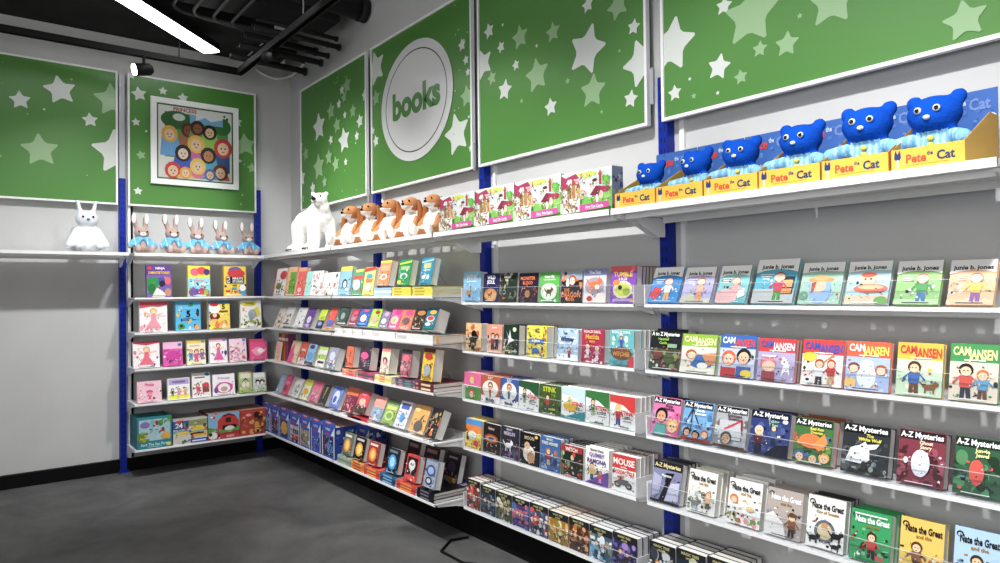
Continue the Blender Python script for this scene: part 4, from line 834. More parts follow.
row('A', FD, l3b + .036, [
 (345, 351.8, 346.5, 'orange comic book propped over coral pile', 'f06838', simp(35, ['d04828', 'f8a070', '984020'], 'f06838'), dict(t=.045)),
 (358, 368.6, 346.5, 'black and pink comic book propped over pink pile', '483848', [('e', .5, .6, .36, .16, 'e85090'), ('s', 36, 14, .05, .05, .95, .95, .1, ['888', 'c8708c', '302830', 'e8d0d8'])], dict(t=.045)),
 (379.5, 388, 348, 'cream comic book with pink heading propped over yellow pile', 'f0e0c8', [('r', 0, .85, 1, 1, 'e88878'), ('e', .5, .5, .25, .14, '583838'), ('e', .5, .46, .16, .12, 'e8a8b8'), ('s', 37, 8, .1, .1, .9, .35, .08, ['a8a098', 'f4f0e8'])], dict(t=.045)),
 (399.5, 409.3, 349.5, 'rose and black comic book propped over purple pile', 'b06070', [('r', 0, .84, 1, 1, '383438'), ('e', .5, .68, .36, .12, 'e87080'), ('s', 38, 20, .02, .02, .98, .6, .13, ['e8a0a8', '484048', 'c8c0c4', 'd85868'])], dict(t=.045)),
 (420.5, 432, 348.6, 'bright yellow comic book with red title and grey figure', 'f2cc18', [('r', 0, .88, 1, 1, '6c3018'), ('e', .5, .76, .34, .1, 'c82820'), ('e', .5, .32, .3, .16, 'a8b0b8'), ('s', 39, 14, .15, .15, .85, .5, .1, ['c8ccd0', '687078', 'e89038']), ('r', .1, .08, .9, .14, 'a88828')], dict(t=.045)),
], 9, 'deep shelf, third row', wire=True)
l4b = lz[3] + ST
row('A', FD, l4b, [
 (275.5, 280, 374, 'pale blue reader with grey edge', 'a8c8e0', simp(40, ['88a8c8', 'e8e8e8'], 'a8c8e0')),
 (281, 287, 375, 'hot pink reader with round top', 'e83878', [('e', .5, .85, .3, .1, 'f06898'), ('e', .4, .3, .3, .15, 'a82858'), ('e', .5, .6, .3, .08, 'f49ab8')]),
 (290.3, 297.3, 378.5, 'white reader with black sketch', 'ecebe8', [('s', 42, 14, .1, .1, .9, .9, .1, ['484848', 'b0a8a0', 'd8d8d8'])]),
 (299.3, 306.3, 379.5, 'yellow and white reader', 'f4f0c8', [('r', 0, .7, 1, 1, 'e8e038'), ('e', .5, .4, .3, .15, 'f0b838'), ('s', 43, 6, .1, .05, .9, .3, .08, ['383838', 'f4f4f4'])]),
 (308.3, 316.3, 381.5, 'pink reader with lime and white shapes', 'e8789c', [('r', 0, .75, 1, 1, 'e05878'), ('s', 44, 14, .05, .05, .95, .7, .13, ['f4e8e8', 'e83898', 'a8b870', 'f0a8c0'])]),
 (317.3, 324.3, 385, 'dark grey reader with gold line', '3c3c3c', [('p', 'c0a050', [.5, .9, .7, .88, .5, .3, .4, .3]), ('s', 45, 8, .1, .1, .9, .8, .1, ['585048', '282828'])]),
 (327.5, 337, 386.5, 'periwinkle reader with white ghostly shape', '7088d8', [('e', .5, .5, .3, .32, 'd8e0f8'), ('e', .45, .4, .15, .16, '4058a8'), ('e', .5, .88, .3, .07, '3850b8')]),
 (340.5, 351.5, 387.5, 'orange topped reader with dark crowded picture', '802c48', [('r', 0, .68, 1, 1, 'e87030'), ('s', 46, 18, .05, .05, .95, .65, .12, ['c83850', '482038', 'e8a0a0', 'f0e8e0'])]),
 (353.3, 364, 391, 'red reader with pale round face', 'd83848', [('e', .5, .5, .28, .16, 'f4c0a8'), ('r', 0, 0, 1, .3, '504840'), ('s', 47, 10, .05, .05, .95, .4, .1, ['888078', 'e8e0d8', '383430']), ('e', .5, .85, .3, .06, 'f49098')], dict(dz=.014)),
 (368.7, 379.3, 396.5, 'salmon and blue reader with swirling shapes', 'f0a090', [('r', 0, 0, 1, .55, '90b0c8'), ('s', 48, 16, .05, .05, .95, .6, .13, ['f4e8e4', '5888b0', 'e89898', 'c8d8e0'])]),
 (380.6, 392, 400, 'green and lime reader with monster ring', '98b870', [('r', 0, .82, 1, 1, '607858'), ('e', .5, .35, .36, .2, 'c8e068'), ('e', .5, .35, .24, .12, '88a870'), ('r', .1, .6, .9, .74, 'd8ec78')]),
 (393, 404, 401.5, 'white reader with blue skating figure', 'e8e8f4', [('r', .15, .7, .85, .92, '5068b8'), ('e', .5, .4, .18, .18, '48a0d8'), ('s', 49, 8, .15, .08, .85, .35, .1, ['3858a8', '80c8e8', '283868'])]),
 (407.8, 422.5, 405.5, 'amber reader with grey dinosaur neck', 'f0b058', [('e', .55, .25, .28, .2, '706860'), ('p', '706860', [.45, .3, .6, .6, .75, .7, .66, .5, .7, .3]), ('r', 0, 0, 1, .08, 'e8c898'), ('e', .25, .8, .2, .08, 'f4d088')]),
 (424.3, 434.3, 408.5, 'dark brown reader with flame shapes', '3c3430', [('s', 50, 24, .02, .02, .98, .85, .13, ['e86028', '706860', 'f0b838', '28201c', 'a8a098']), ('r', 0, .88, 1, 1, '504848')], dict(wire=True)),
], 24, 'deep shelf, fourth row', t=.045)
l5b = lz[4] + ST
def nov(bg, c1, c2, t, seed):
    return [('r', 0, 0, 1, 1, bg), ('e', .5, .45, .34, .3, c1), ('e', .5, .45, .2, .2, c2), ('s', seed, 10, .05, .05, .95, .3, .1, [bg, c1, '181818']), ('r', .15, .82, .85, .92, t)]
row('A', FD, l5b, [
 (341.5, 350, 433, 'grey green fantasy novel with orange glow', '788870', nov('68786a', 'e89838', 'f8d068', 'e8e8e0', 90), dict(dz=.044)),
 (352.6, 362.6, 437, 'black fantasy novel with tall yellow flame', '181818', nov('181818', 'e8a020', 'f8e070', 'c8c8c8', 91), dict(dz=.044)),
 (366, 376.5, 442, 'red fantasy novel with fiery orange centre', 'a82818', nov('a82414', 'f08028', 'f8d060', 'f0e0d0', 92), dict(dz=.046)),
 (385, 396.3, 448.5, 'midnight blue fantasy novel with glowing ice dome', '18242c', nov('1c2830', '38a0e0', 'a8e0f8', '708088', 93), dict(dz=.045)),
 (403.5, 415.5, 455, 'bright red fantasy novel with white animal skull', 'd02020', [('r', .1, .25, .9, .9, '281818'), ('e', .5, .62, .26, .2, 'e8e4e0'), ('e', .42, .64, .05, .05, '281818'), ('e', .58, .64, .05, .05, '281818'), ('p', 'e8e4e0', [.4, .5, .6, .5, .5, .3]), ('r', .1, .05, .9, .18, 'e84838')], dict(dz=.042)),
 (422, 434.5, 460, 'steel grey novel with blue engraved circles', '788498', [('r', .06, .05, .94, .95, '98a4b8'), ('e', .5, .62, .34, .2, '485878'), ('e', .5, .62, .24, .13, '98b0e0'), ('e', .45, .25, .25, .14, '384058'), ('e', .45, .25, .16, .08, 'c0c8d8')], dict(dz=.046)),
], 13, 'deep shelf, bottom row', t=.03, wire=True)
row('A', FD - .14, l5b, [
 (403, 415, 441, 'dark maroon novel in the back rank behind the ice dome novel', '401418', nov('401418', '602428', '884048', '988', 94)),
 (420, 434, 447, 'black and wine novel in the back rank behind the skull novel', '38161c', nov('38161c', '802830', '401820', 'a08080', 95)),
 (441, 455, 453, 'black novel with gold title, back rank at shelf end', '18161c', [('e', .5, .62, .3, .14, '483868'), ('r', .1, .15, .9, .35, 'a88830'), ('r', .1, .06, .9, .1, '686058'), ('r', .2, .85, .8, .9, 'a8a0a0')]),
], 14, 'deep shelf, bottom row', t=.03)

# ---- lying books under the propped ones (spines to the front)
def flat_book(x0, x1, z, t, col, lab, grp=None, band=None, D=None, dep=.16, fronty=None):
    D = D or DL - .004; w = x1 - x0
    tt = thing('book', lab, 'book', ((x0 + x1) / 2, -D, z), (0, 0, 0), grp)
    m = MB(); e = .0012
    m.box(-w / 2, 0, 0, w / 2, dep, e, col); m.box(-w / 2, 0, t - e, w / 2, dep, t, col); m.box(-w / 2, 0, e, w / 2, e, t - e, col)
    if band:
        for (a, b, c) in band: m.box(-w / 2 + w * a, -.0006, t * .25, -w / 2 + w * b, 0, t * .75, c)
    obj('cover', m.mesh('cover', PRINT), tt)
    obj('pages', MB().box(-w / 2 + .002, e, e, w / 2 - .002, dep - .003, t - e, 'eeeeea').mesh('pages', PAPER), tt)
    NBOOK[0] += 1
def ux(u, z, D=DL): return bis(lambda x: proj(x, -D, z)[0] - u, -.2, 4.7)
def pile(u0, u1, z, zt, n, cols, lab, band=None, dep=.16, jit=.004, D=None):
    t = (zt - z) / n; r = random.Random(int(u0))
    x0, x1 = ux(u0, z), ux(u1, z)
    same = len(set(map(str, cols))) == 1
    for i in range(n):
        j = r.uniform(-jit, jit)
        l = lab if n == 1 or same else lab + [', lowest', ', second up', ', third up', ', fourth up'][i]
        flat_book(x0 + j, x1 + j, z + i * t + .0004, t * .97, cols[i % len(cols)], l, ('pile of ' + lab) if same and n > 1 else None, band, D, dep)
h1 = .040
pile(373.5, 390.5, lz[0] + ST, lz[0] + ST + h1, 3, ['a8c8e8', 'e8eef4', 'a8c8e8'], 'lying pale blue book under the orange puzzle book')
pile(391.5, 410, lz[0] + ST, lz[0] + ST + h1, 3, ['ece048'], 'lying yellow book in the pile under the green puzzle book', [(.1, .5, 'c8b030')])
pile(412, 431.5, lz[0] + ST, lz[0] + ST + h1, 3, ['f0e448'], 'lying yellow book in the pile under the teal puzzle book', [(.1, .6, 'c8b030')])
x = 334.5; nm = ['leftmost', 'second from left', 'third from left', 'fourth from left', 'fifth from left', 'sixth from left']
for i, (a, b) in enumerate([(334, 342), (342.6, 351.3), (352, 361), (362, 372), (372.6, 394.5), (395.3, 432)]):
    pile(a, b, l2base, l2base + .032, 1, ['f0f0ec'], 'lying white boxed book on the second deep shelf, ' + nm[i] + ' of six', [(.04, .3, 'd8d4d0')], jit=0)
flat_book(ux(434, l2base), ux(434, l2base) + .02, l2base, .032, 'c89048', 'lying ochre book on end at the right of the white boxed books', None, None, DL - .01, .19)
h3 = .034
pile(341.5, 354.5, l3b, l3b + h3, 2, ['e87880', 'f0a070'], 'lying coral comic book', [(.1, .3, 'f4d0a0'), (.5, .8, 'd84858')])
pile(357, 372, l3b, l3b + h3, 3, ['d86088', '706068', 'c85078'], 'lying pink and grey comic book', [(.3, .7, '686068')])
pile(374, 390.5, l3b, l3b + h3, 3, ['f0e0a0', 'f4d860', 'f0e8b8'], 'lying yellow comic book', [(.3, .6, 'e88850')])
pile(394.5, 411.5, l3b, l3b + h3, 3, ['885878', '508880', '784868'], 'lying purple and teal comic book', [(.2, .4, 'c898b0'), (.6, .9, '70a8a0')])
pile(414, 432.5, l3b, l3b + .036, 2, ['70202c'], 'lying maroon comic book with cream label in the pile at the shelf end', [(.35, .85, 'f0dca8'), (.05, .2, 'c89898')], jit=0)
pile(346.5, 360, l4b, l4b + .012, 1, ['602038'], 'lying wine coloured reader on the fourth deep shelf')
pile(351, 366, l4b, l4b + .013, 1, ['c82838'], 'lying red reader on the fourth deep shelf', jit=0)
h5 = .042
pile(336.5, 349.5, l5b, l5b + h5, 3, ['a8b8a8', '889888', 'b0c0b0'], 'lying grey green novel')
pile(350.5, 362, l5b, l5b + h5, 3, ['e89030', 'd87820', 'f0a040'], 'lying orange novel', [(.2, .8, 'a84818')])
pile(363, 378, l5b, l5b + h5, 3, ['d83020', 'c02818', 'e04830'], 'lying red novel under the fiery novel', [(.2, .8, 'f0b040')])
pile(379.5, 394, l5b, l5b + h5, 3, ['205080', '183c68', '2c6898'], 'lying blue novel under the ice dome novel', [(.2, .8, '88b8d8')])
pile(396, 414.5, l5b, l5b + .039, 3, ['d82820', 'b01c1c', 'e03830'], 'lying bright red novel under the skull novel', [(.2, .8, 'f0a030')])
pile(416.5, 433.5, l5b, l5b + .043, 3, ['181820'], 'lying black novel in the pile under the steel grey novel', [(.2, .7, '787888')])
def bx_pile():
    x0 = 2.03
    for i in range(3):
        flat_book(x0, x0 + .22, l5b + i * .014 + .0004, .0135, '1c3898', 'lying blue novel in the pile at the right end of the bottom deep shelf', 'blue novels at the shelf end', [(.2, .8, '4868c0')], .165, .1)
bx_pile()
# spine-out books on the third deep shelf
for i, (a, b, v, c, nm_) in enumerate([(279, 281.2, 341, '7c5038', 'brown'), (281.5, 285.5, 341, 'd87028', 'orange'), (285.8, 288.2, 341.5, '8c4068', 'plum')]):
    x0, x1 = ux(a, l3b, .25), ux(b, l3b, .25)
    t = thing('book', nm_ + ' picture book standing spine out beside the corner, third row', 'book', ((x0 + x1) / 2, -.25, l3b + .0005)); w = x1 - x0; h = .17
    m = MB(); m.box(-w / 2, 0, 0, -w / 2 + .0015, .05, h, c); m.box(w / 2 - .0015, 0, 0, w / 2, .05, h, c); m.box(-w / 2, 0, 0, w / 2, .0015, h, c); m.box(-w / 2 - .0003, -.0004, h * .75, w / 2 + .0003, .0002, h * .85, 'f0e8e0')
    obj('cover', m.mesh('cover', PRINT), t); obj('pages', MB().box(-w / 2 + .0015, .0015, .002, w / 2 - .0015, .048, h - .002).mesh('pages', PAGES), t); NBOOK[0] += 1

# ---- boxes ------------------------------------------------------------
def carton(name, label, cat, loc, w, h, d, rot, face, side, top, group=None, parts=(), faceops=(), sideops=(), topops=(), lean=0):
    """closed printed box, front at local y=0"""
    t = thing(name, label, cat, loc, (-lean, 0, rot), group)
    m = MB(); m.box(-w / 2, 0, 0, w / 2, d, h, side)
    art(m, w, h, [('r', 0, 0, 1, 1, face)] + list(faceops), front)
    art(m, d, h, list(sideops), lambda x, z, e: (w / 2 + e, x + d / 2, z))
    obj('box_body', m.mesh('box_body', CARDM), t)
    m = MB(); m.box(-w / 2, 0, h, w / 2, d, h + .0016, top)
    art(m, w, d, list(topops), lambda x, y, e: (x, y, h + .0016 + e))
    obj('lid', m.mesh('lid', CARDM), t)
    return t
# blue carded puzzle boxes on the bottom deep shelf
arts = [
 ('blue ocean picture', [('r', .1, .08, .9, .55, '48a8d8'), ('s', 1, 10, .1, .1, .9, .55, .12, ['88d0e8', '3070b8', 'f0e0a0'])]),
 ('dark space picture', [('r', .1, .08, .9, .6, '30285c'), ('s', 2, 12, .1, .1, .9, .6, .1, ['5848a0', '8878c8', 'd84858'])]),
 ('round yellow sun picture', [('r', .08, .06, .92, .66, '28407c'), ('e', .5, .4, .34, .24, 'f0b838'), ('e', .5, .4, .3, .2, 'f4c848')]),
 ('red fire engine picture', [('r', .08, .06, .92, .62, 'd8dce0'), ('r', .1, .1, .9, .3, 'd02830'), ('r', .3, .34, .9, .5, '485058'), ('e', .3, .1, .12, .05, '181818'), ('e', .7, .1, .12, .05, '181818')]),
 ('red and white race cars picture', [('r', .08, .06, .92, .62, 'a8a890'), ('s', 3, 16, .1, .08, .9, .6, .13, ['d84830', 'f0f0e8', '687858', 'c8b888'])]),
 ('purple rocket picture', [('r', .08, .06, .92, .7, '3c50c8'), ('s', 4, 14, .1, .08, .9, .5, .12, ['282858', '7848a8', '48b0d8', '202030'])]),
 ('blue dolphin picture', [('r', .08, .06, .92, .66, '283460'), ('e', .55, .3, .35, .14, '2890e0'), ('p', '2890e0', [.3, .35, .6, .62, .66, .36]), ('s', 5, 10, .1, .3, .9, .62, .1, ['704890', '384878', 'c85868'])]),
 ('dark train picture', [('r', .08, .06, .92, .66, '302848'), ('r', .2, .2, .8, .4, '483868'), ('s', 6, 10, .1, .1, .9, .6, .1, ['c84040', '5858a0'])])]
us = [263.2, 271.2, 279.6, 289.8, 300.6, 311.5, 322.3, 338]; ue = [270.8, 279, 289, 299.8, 310.6, 321.2, 335.2, 350]
for i in range(8):
    z = l5b + .001; D = DL - .008 if i < 7 else .17
    x0, x1 = ux(us[i], z, D), ux(ue[i], z, D)
    w = min(x1 - x0, .17); h = .192 if i < 6 else .2
    cx0 = x1 - w / 2 if i == 6 else (x0 + x1) / 2
    if i == 7: cx0 = px1 + .006 + w / 2
    px1 = cx0 + w / 2
    t = thing('puzzle_box', 'tall blue carded puzzle box with ' + arts[i][0] + ' on the bottom shelf', 'box', (cx0, -D, z), (0, 0, 0))
    d = .2 if i < 7 else .1
    m = MB(); m.box(-w / 2, 0, 0, w / 2, d, h * .86, '2448b0')
    ops = [('r', 0, 0, 1, 1, '2058c8')] + arts[i][1] + [('s', 60 + i, 26, .1, .08, .9, .66, .07, ['f0f4f8', '181c40', '58a8e0', 'c84048', 'e0b060']), ('r', .02, .04, .08, .8, 'f0f2f8'), ('r', .92, .04, .98, .8, 'f0f2f8'), ('p', 'f4f6fa', [.7, .72, 1, .72, 1, 1]), ('r', .3, .7, .55, .78, 'd82838'), ('t', 'PUZZLE', .5, .9, .07, 'f0f4fc', .7)]
    art(m, w, h * .86, ops, front); art(m, d, h * .86, [('s', 7 + i, 40, .05, .05, .95, .92, .1, ['3868d0', '182868', 'c83848', '101838', '68a8e0', 'e8ecf4'])], lambda x, zz, e: (w / 2 + e, x + d / 2, zz))
    obj('box_body', m.mesh('box_body', CARDM), t)
    m = MB(); m.box(-w / 2, .0, h * .86, w / 2, d, h * .862, 'e6c6ba')
    for q in range(3): m.box(-w / 2 + .01, .02 + q * .06, h * .862, w / 2 - .01, .022 + q * .06, h * .864, 'c89890')
    obj('lid', m.mesh('lid', CARDM), t)
    m = MB(); m.prism([(-w / 2, 0, h * .86), (w / 2, 0, h * .86), (w / 2, 0, h * .95), (w * .2, 0, h), (-w * .3, 0, h), (-w / 2, 0, h * .95)], (0, .0015, 0), '2860d0')
    art(m, w, h * .14, [('e', .5, .6, .3, .28, 'd83038'), ('e', .5, .62, .2, .12, 'f4d8d8')], lambda x, zz, e: (x, -e, h * .86 + zz))
    obj('hang_tab', m.mesh('hang_tab', CARDM), t)

# fairy tale puzzle boxes on the top shelf
ttz = TZ + TT
fairy = [('r', 0, 0, 1, 1, 'e8f0e4'), ('e', .45, .7, .5, .4, 'dce8ec'), ('p', 'd8e060', [.3, .95, .5, .8, .75, .9, .6, .98]),
   ('p', '78c850', [.3, .0, 1, .0, 1, .55, .8, .45, .6, .35, .4, .42]), ('p', '90d860', [.55, .25, .75, .5, .95, .4, 1, .25]),
   ('p', 'b02858', [0, .98, .08, .9, .3, .97, .4, .8, .33, .68, .2, .72, .1, .62, 0, .66]),
   ('t', '48', .16, .79, .14, 'fff', .2), ('t', 'FLOOR', .32, .82, .05, 'fff', .12), ('t', 'PUZZLE', .32, .75, .05, 'fff', .12),
   ('r', .22, .35, .29, .7, 'c89058'), ('p', 'a85838', [.2, .7, .255, .85, .31, .7]), ('r', .31, .3, .38, .62, 'd8a868'), ('p', 'a85838', [.3, .62, .345, .76, .4, .62]), ('r', .12, .35, .2, .6, 'c08850'), ('p', '984828', [.1, .6, .16, .72, .22, .6]), ('r', .4, .34, .46, .55, 'e0b880'),
   ('r', .76, .62, .81, .85, 'a85038'), ('p', 'c05840', [.74, .85, .785, .97, .83, .85]), ('e', .92, .66, .05, .16, '58b850'), ('e', .87, .72, .05, .12, '78d048'),
   ('e', .63, .66, .09, .1, 'f4ece8'), ('e', .63, .52, .05, .15, 'f0e0d8'), ('p', '8c2848', [.58, .4, .76, .36, .86, .56, .7, .6]), ('e', .86, .5, .12, .07, 'a83858'), ('e', .68, .74, .05, .04, '703020'), ('e', .8, .38, .04, .1, 'f0d0c0'), ('e', .72, .3, .03, .1, 'f4ece0'),
   ('s', 8, 90, .36, .2, 1, .9, .04, ['a03050', 'f4f0e8', '58a048', 'e8c880', '905030', 'f0a8b8']), ('s', 9, 60, 0, .4, .44, .74, .04, ['a86838', 'e8c890', '806048', '68a048']),
   ('r', .02, .03, .42, .36, 'f4f4f0'), ('s', 10, 60, .05, .06, .39, .34, .05, ['a84850', 'c8a068', '78b858', 'e8e0d8', '905838']),
   ('p', 'd8489c', [.43, .02, 1, .06, 1, .2, .43, .18]), ('t', 'Fairy Tale Castle', .72, .115, .06, 'fff', .5), ('r', .55, .055, .9, .065, 'f8c8e0')]
for i, (a, b, vt, vb, side, lab) in enumerate([(440.5, 475, 194.5, 230.5, 0, 'fairy tale floor puzzle box touching the last dog toy'), (475.7, 514.3, 187.2, 226, 0, 'fairy tale floor puzzle box second from the dog toys'),
       (515, 561.3, 179, 218.5, 0, 'fairy tale floor puzzle box third from the dog toys'), (562.2, 612.3, 171, 211, 1, 'fairy tale floor puzzle box beside the yellow toy boxes')]):
    x0, x1 = ux(a, ttz, .285), ux(b, ttz, .285)
    xm = (x0 + x1) / 2; h = bis(lambda q: vt - proj(xm, -.285, ttz + q)[1], .03, .5)
    carton('puzzle_box', 'white and green ' + lab, 'box', (xm, -.285, ttz + .001), x1 - x0, h, .05, 0, 'e8f0e4', '9898a0', 'd8dcd8', faceops=fairy,
           sideops=[('r', 0, 0, 1, 1, '8c94a4'), ('s', 20 + i, 20, .05, .1, .95, .9, .09, ['4858a0', 'c8ccd8', '583848', 'a8a8b0']), ('r', 0, .0, 1, .12, '68707c')])

# big boxes on the bottom shelf of the left wall
def b5box(uL, uR, vT, base, top, side, ops, label, sops=(), tops=()):
    D = DB - .01; z = bz[4] + ST + .001
    y0 = bis(lambda y: proj(D, y, z)[0] - uL, -2.4, 0); y1 = bis(lambda y: proj(D, y, z)[0] - uR, -2.4, 0); ym = (y0 + y1) / 2
    h = bis(lambda q: vT - proj(D, ym, z + q)[1], .03, .5)
    carton('puzzle_box', label, 'box', (D, ym, z), y1 - y0, h, .21, pi / 2, base, side, top, faceops=ops, sideops=sops, topops=tops)
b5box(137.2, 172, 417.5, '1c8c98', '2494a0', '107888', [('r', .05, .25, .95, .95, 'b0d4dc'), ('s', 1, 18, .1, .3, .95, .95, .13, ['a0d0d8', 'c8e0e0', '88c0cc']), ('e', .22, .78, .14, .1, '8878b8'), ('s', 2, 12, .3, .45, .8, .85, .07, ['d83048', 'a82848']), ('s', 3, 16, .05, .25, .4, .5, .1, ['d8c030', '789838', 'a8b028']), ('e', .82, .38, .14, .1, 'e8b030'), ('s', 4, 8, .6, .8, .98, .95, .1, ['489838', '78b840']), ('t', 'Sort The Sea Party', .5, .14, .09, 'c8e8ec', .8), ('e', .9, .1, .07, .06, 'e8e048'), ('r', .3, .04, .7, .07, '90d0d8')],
      'big teal puzzle box with sea picture on the bottom left shelf')
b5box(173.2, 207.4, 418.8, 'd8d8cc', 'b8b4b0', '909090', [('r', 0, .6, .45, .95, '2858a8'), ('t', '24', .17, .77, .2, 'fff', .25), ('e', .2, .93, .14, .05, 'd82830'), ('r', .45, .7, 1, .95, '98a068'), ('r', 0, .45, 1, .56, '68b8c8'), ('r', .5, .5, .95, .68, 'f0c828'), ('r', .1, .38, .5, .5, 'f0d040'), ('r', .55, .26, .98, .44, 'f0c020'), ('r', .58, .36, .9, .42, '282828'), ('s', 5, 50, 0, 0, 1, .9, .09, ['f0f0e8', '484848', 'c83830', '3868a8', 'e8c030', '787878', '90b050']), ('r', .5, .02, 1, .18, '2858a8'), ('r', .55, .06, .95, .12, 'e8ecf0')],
      'grey and yellow traffic puzzle box marked 24 on the bottom left shelf')
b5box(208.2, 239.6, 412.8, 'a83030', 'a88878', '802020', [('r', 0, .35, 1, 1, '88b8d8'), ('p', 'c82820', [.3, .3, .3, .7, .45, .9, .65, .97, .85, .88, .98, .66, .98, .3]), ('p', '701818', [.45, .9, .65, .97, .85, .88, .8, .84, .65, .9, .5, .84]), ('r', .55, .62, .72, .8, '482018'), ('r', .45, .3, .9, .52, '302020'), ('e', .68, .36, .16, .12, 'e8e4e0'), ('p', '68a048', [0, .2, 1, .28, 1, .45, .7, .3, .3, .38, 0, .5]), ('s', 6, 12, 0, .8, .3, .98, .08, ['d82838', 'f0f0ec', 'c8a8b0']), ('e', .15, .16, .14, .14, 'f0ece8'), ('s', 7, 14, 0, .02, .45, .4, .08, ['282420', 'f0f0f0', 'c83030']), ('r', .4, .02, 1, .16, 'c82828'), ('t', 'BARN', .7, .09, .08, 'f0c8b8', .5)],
      'red barn farm puzzle box on the bottom left shelf')
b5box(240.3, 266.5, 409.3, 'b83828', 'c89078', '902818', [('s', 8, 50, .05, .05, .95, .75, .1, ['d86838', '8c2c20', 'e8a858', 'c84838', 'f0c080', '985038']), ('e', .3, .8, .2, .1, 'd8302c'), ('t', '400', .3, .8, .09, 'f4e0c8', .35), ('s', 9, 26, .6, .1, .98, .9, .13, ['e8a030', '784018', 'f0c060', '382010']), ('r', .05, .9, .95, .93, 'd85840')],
      'red and amber puzzle box beside the corner on the bottom left shelf')

# ---- left wall rows
FB = DB - .02
girl = lambda dress, hair, bg: [('r', 0, 0, 1, 1, bg), ('p', dress, [.2, .12, .8, .12, .6, .4, .58, .6, .42, .6, .4, .4]), ('e', .5, .7, .13, .1, hair), ('e', .5, .68, .09, .07, 'f4d0b0'), ('p', 'f4d0b0', [.42, .58, .15, .72, .17, .68, .42, .5]), ('p', 'f4d0b0', [.58, .58, .85, .66, .83, .62, .58, .5])]
row('B', FB, bz[0] + ST, [
 (146.8, 171.8, 265, 'purple and green building toy story book', '604090', [('r', .05, .86, .2, .95, 'd82828'), ('t', 'NINJA', .55, .9, .07, 'f4f0f4', .6), ('t', '5-MINUTE', .3, .76, .08, 'f0c030', .44), ('t', 'STORIES', .72, .76, .08, 'f0c030', .44), ('r', 0, 0, 1, .7, '7858a8'), ('e', .25, .45, .26, .18, '289048'), ('e', .2, .25, .16, .16, '187838'), ('e', .6, .5, .14, .12, '3850a8'), ('e', .62, .42, .12, .1, '302c38'), ('e', .85, .5, .12, .12, 'e05868'), ('p', 'e8e0d8', [.2, 0, .4, .3, .6, .2, .8, .05, .7, 0]), ('e', .85, .15, .14, .12, 'b88870')]),
 (188.5, 210.5, 265.8, 'yellow and aqua story book with pink and purple characters', 'f0d838', [('r', 0, 0, 1, .6, '88d4e0'), ('e', .3, .8, .2, .12, 'e05878'), ('e', .62, .84, .22, .12, 'd83838'), ('e', .85, .8, .14, .1, '483878'), ('t', 'Friends', .5, .52, .07, 'e87898', .5), ('t', '5', .2, .42, .12, 'f0fcfc', .15), ('r', .35, .38, .85, .42, 'd0f0f4'), ('e', .22, .14, .2, .14, '7050a0'), ('e', .6, .16, .16, .12, 'c03848'), ('e', .84, .12, .14, .12, '98b838'), ('s', 1, 10, .05, .02, .95, .3, .08, ['6848a0', 'f0c840', 'b8303c'])]),
 (224.5, 246.5, 266.3, 'yellow and black story book with red heroes and a big 5', 'f0c828', [('e', .5, .86, .3, .12, '4858b0'), ('e', .55, .76, .4, .14, 'c82830'), ('r', .1, .42, .92, .66, '181818'), ('r', .13, .44, .26, .64, 'f8f8f0'), ('t', '5', .2, .54, .14, '181818', .1), ('t', 'MINUTE', .62, .59, .07, 'f4f4f0', .5), ('t', 'STORIES', .62, .49, .07, 'f4f4f0', .5), ('s', 2, 16, 0, 0, 1, .38, .13, ['282828', 'f0f0ec', '3890c0', 'c83030', '789838'])]),
], 4, 'left wall, top row', t=.03)
row('B', FB, bz[1] + ST, [
 (139.8, 167.5, 302, 'large white and pink picture book with dancing girl', 'f4eef0', girl('e898a8', 'e0b060', 'f6f0f2') + [('p', 'd83850', [0, 1, 1, 1, 1, .9, .7, .84, .4, .86, 0, .8]), ('s', 3, 16, 0, .02, 1, .2, .09, ['e06078', 'f0a0b0', 'd88898']), ('r', .7, .5, .95, .56, 'e8d8e0')]),
 (176, 201, 301, 'sky blue story book with a big black 5', '48b4e0', [('t', '5', .5, .57, .22, '181c28', .25), ('r', .2, .34, .82, .38, '285888'), ('r', .3, .4, .7, .43, '285888'), ('s', 4, 10, .05, .5, .25, .8, .07, ['e8c030', '904028', 'f0f0f0']), ('e', .22, .14, .14, .1, '489838'), ('e', .22, .16, .07, .05, '282828'), ('e', .84, .12, .1, .08, 'f09838'), ('e', .6, .88, .1, .06, '308850'), ('e', .88, .6, .06, .14, '283850'), ('r', .1, .74, .9, .78, '78ccec')]),
 (208.5, 230.3, 301, 'yellow and blue story book with a 5 and white beard', 'f0d848', [('r', 0, 0, .04, 1, '3888c0'), ('r', 0, .9, 1, 1, '3888b8'), ('e', .3, .74, .26, .18, 'f4f2ee'), ('e', .28, .88, .2, .07, 'c82028'), ('t', '5', .7, .8, .17, '181818', .2), ('r', .5, .6, .9, .66, '685828'), ('e', .3, .46, .24, .12, '7c1c20'), ('e', .3, .5, .1, .08, 'f0c8a0'), ('s', 5, 14, .1, .02, .98, .35, .12, ['f0a050', 'f4c068', 'e87838', 'f0e0b0'])]),
 (241, 261.7, 300.5, 'white story book with a grey elephant and yellow letters', 'f0f0e8', [('e', .4, .88, .36, .08, 'e0d020'), ('t', 'STORIES', .45, .88, .06, '383838', .6), ('t', '5', .14, .68, .12, 'e84858', .14), ('p', 'e8d838', [.4, .6, .8, .78, .96, .5, .8, .4]), ('e', .55, .5, .2, .18, 'a8b0b8'), ('e', .5, .4, .1, .14, '98a0a8'), ('s', 6, 18, 0, .02, 1, .25, .1, ['789838', '604830', '98b048', 'd8c8a0'])]),
], 4, 'left wall, second row', t=.03)
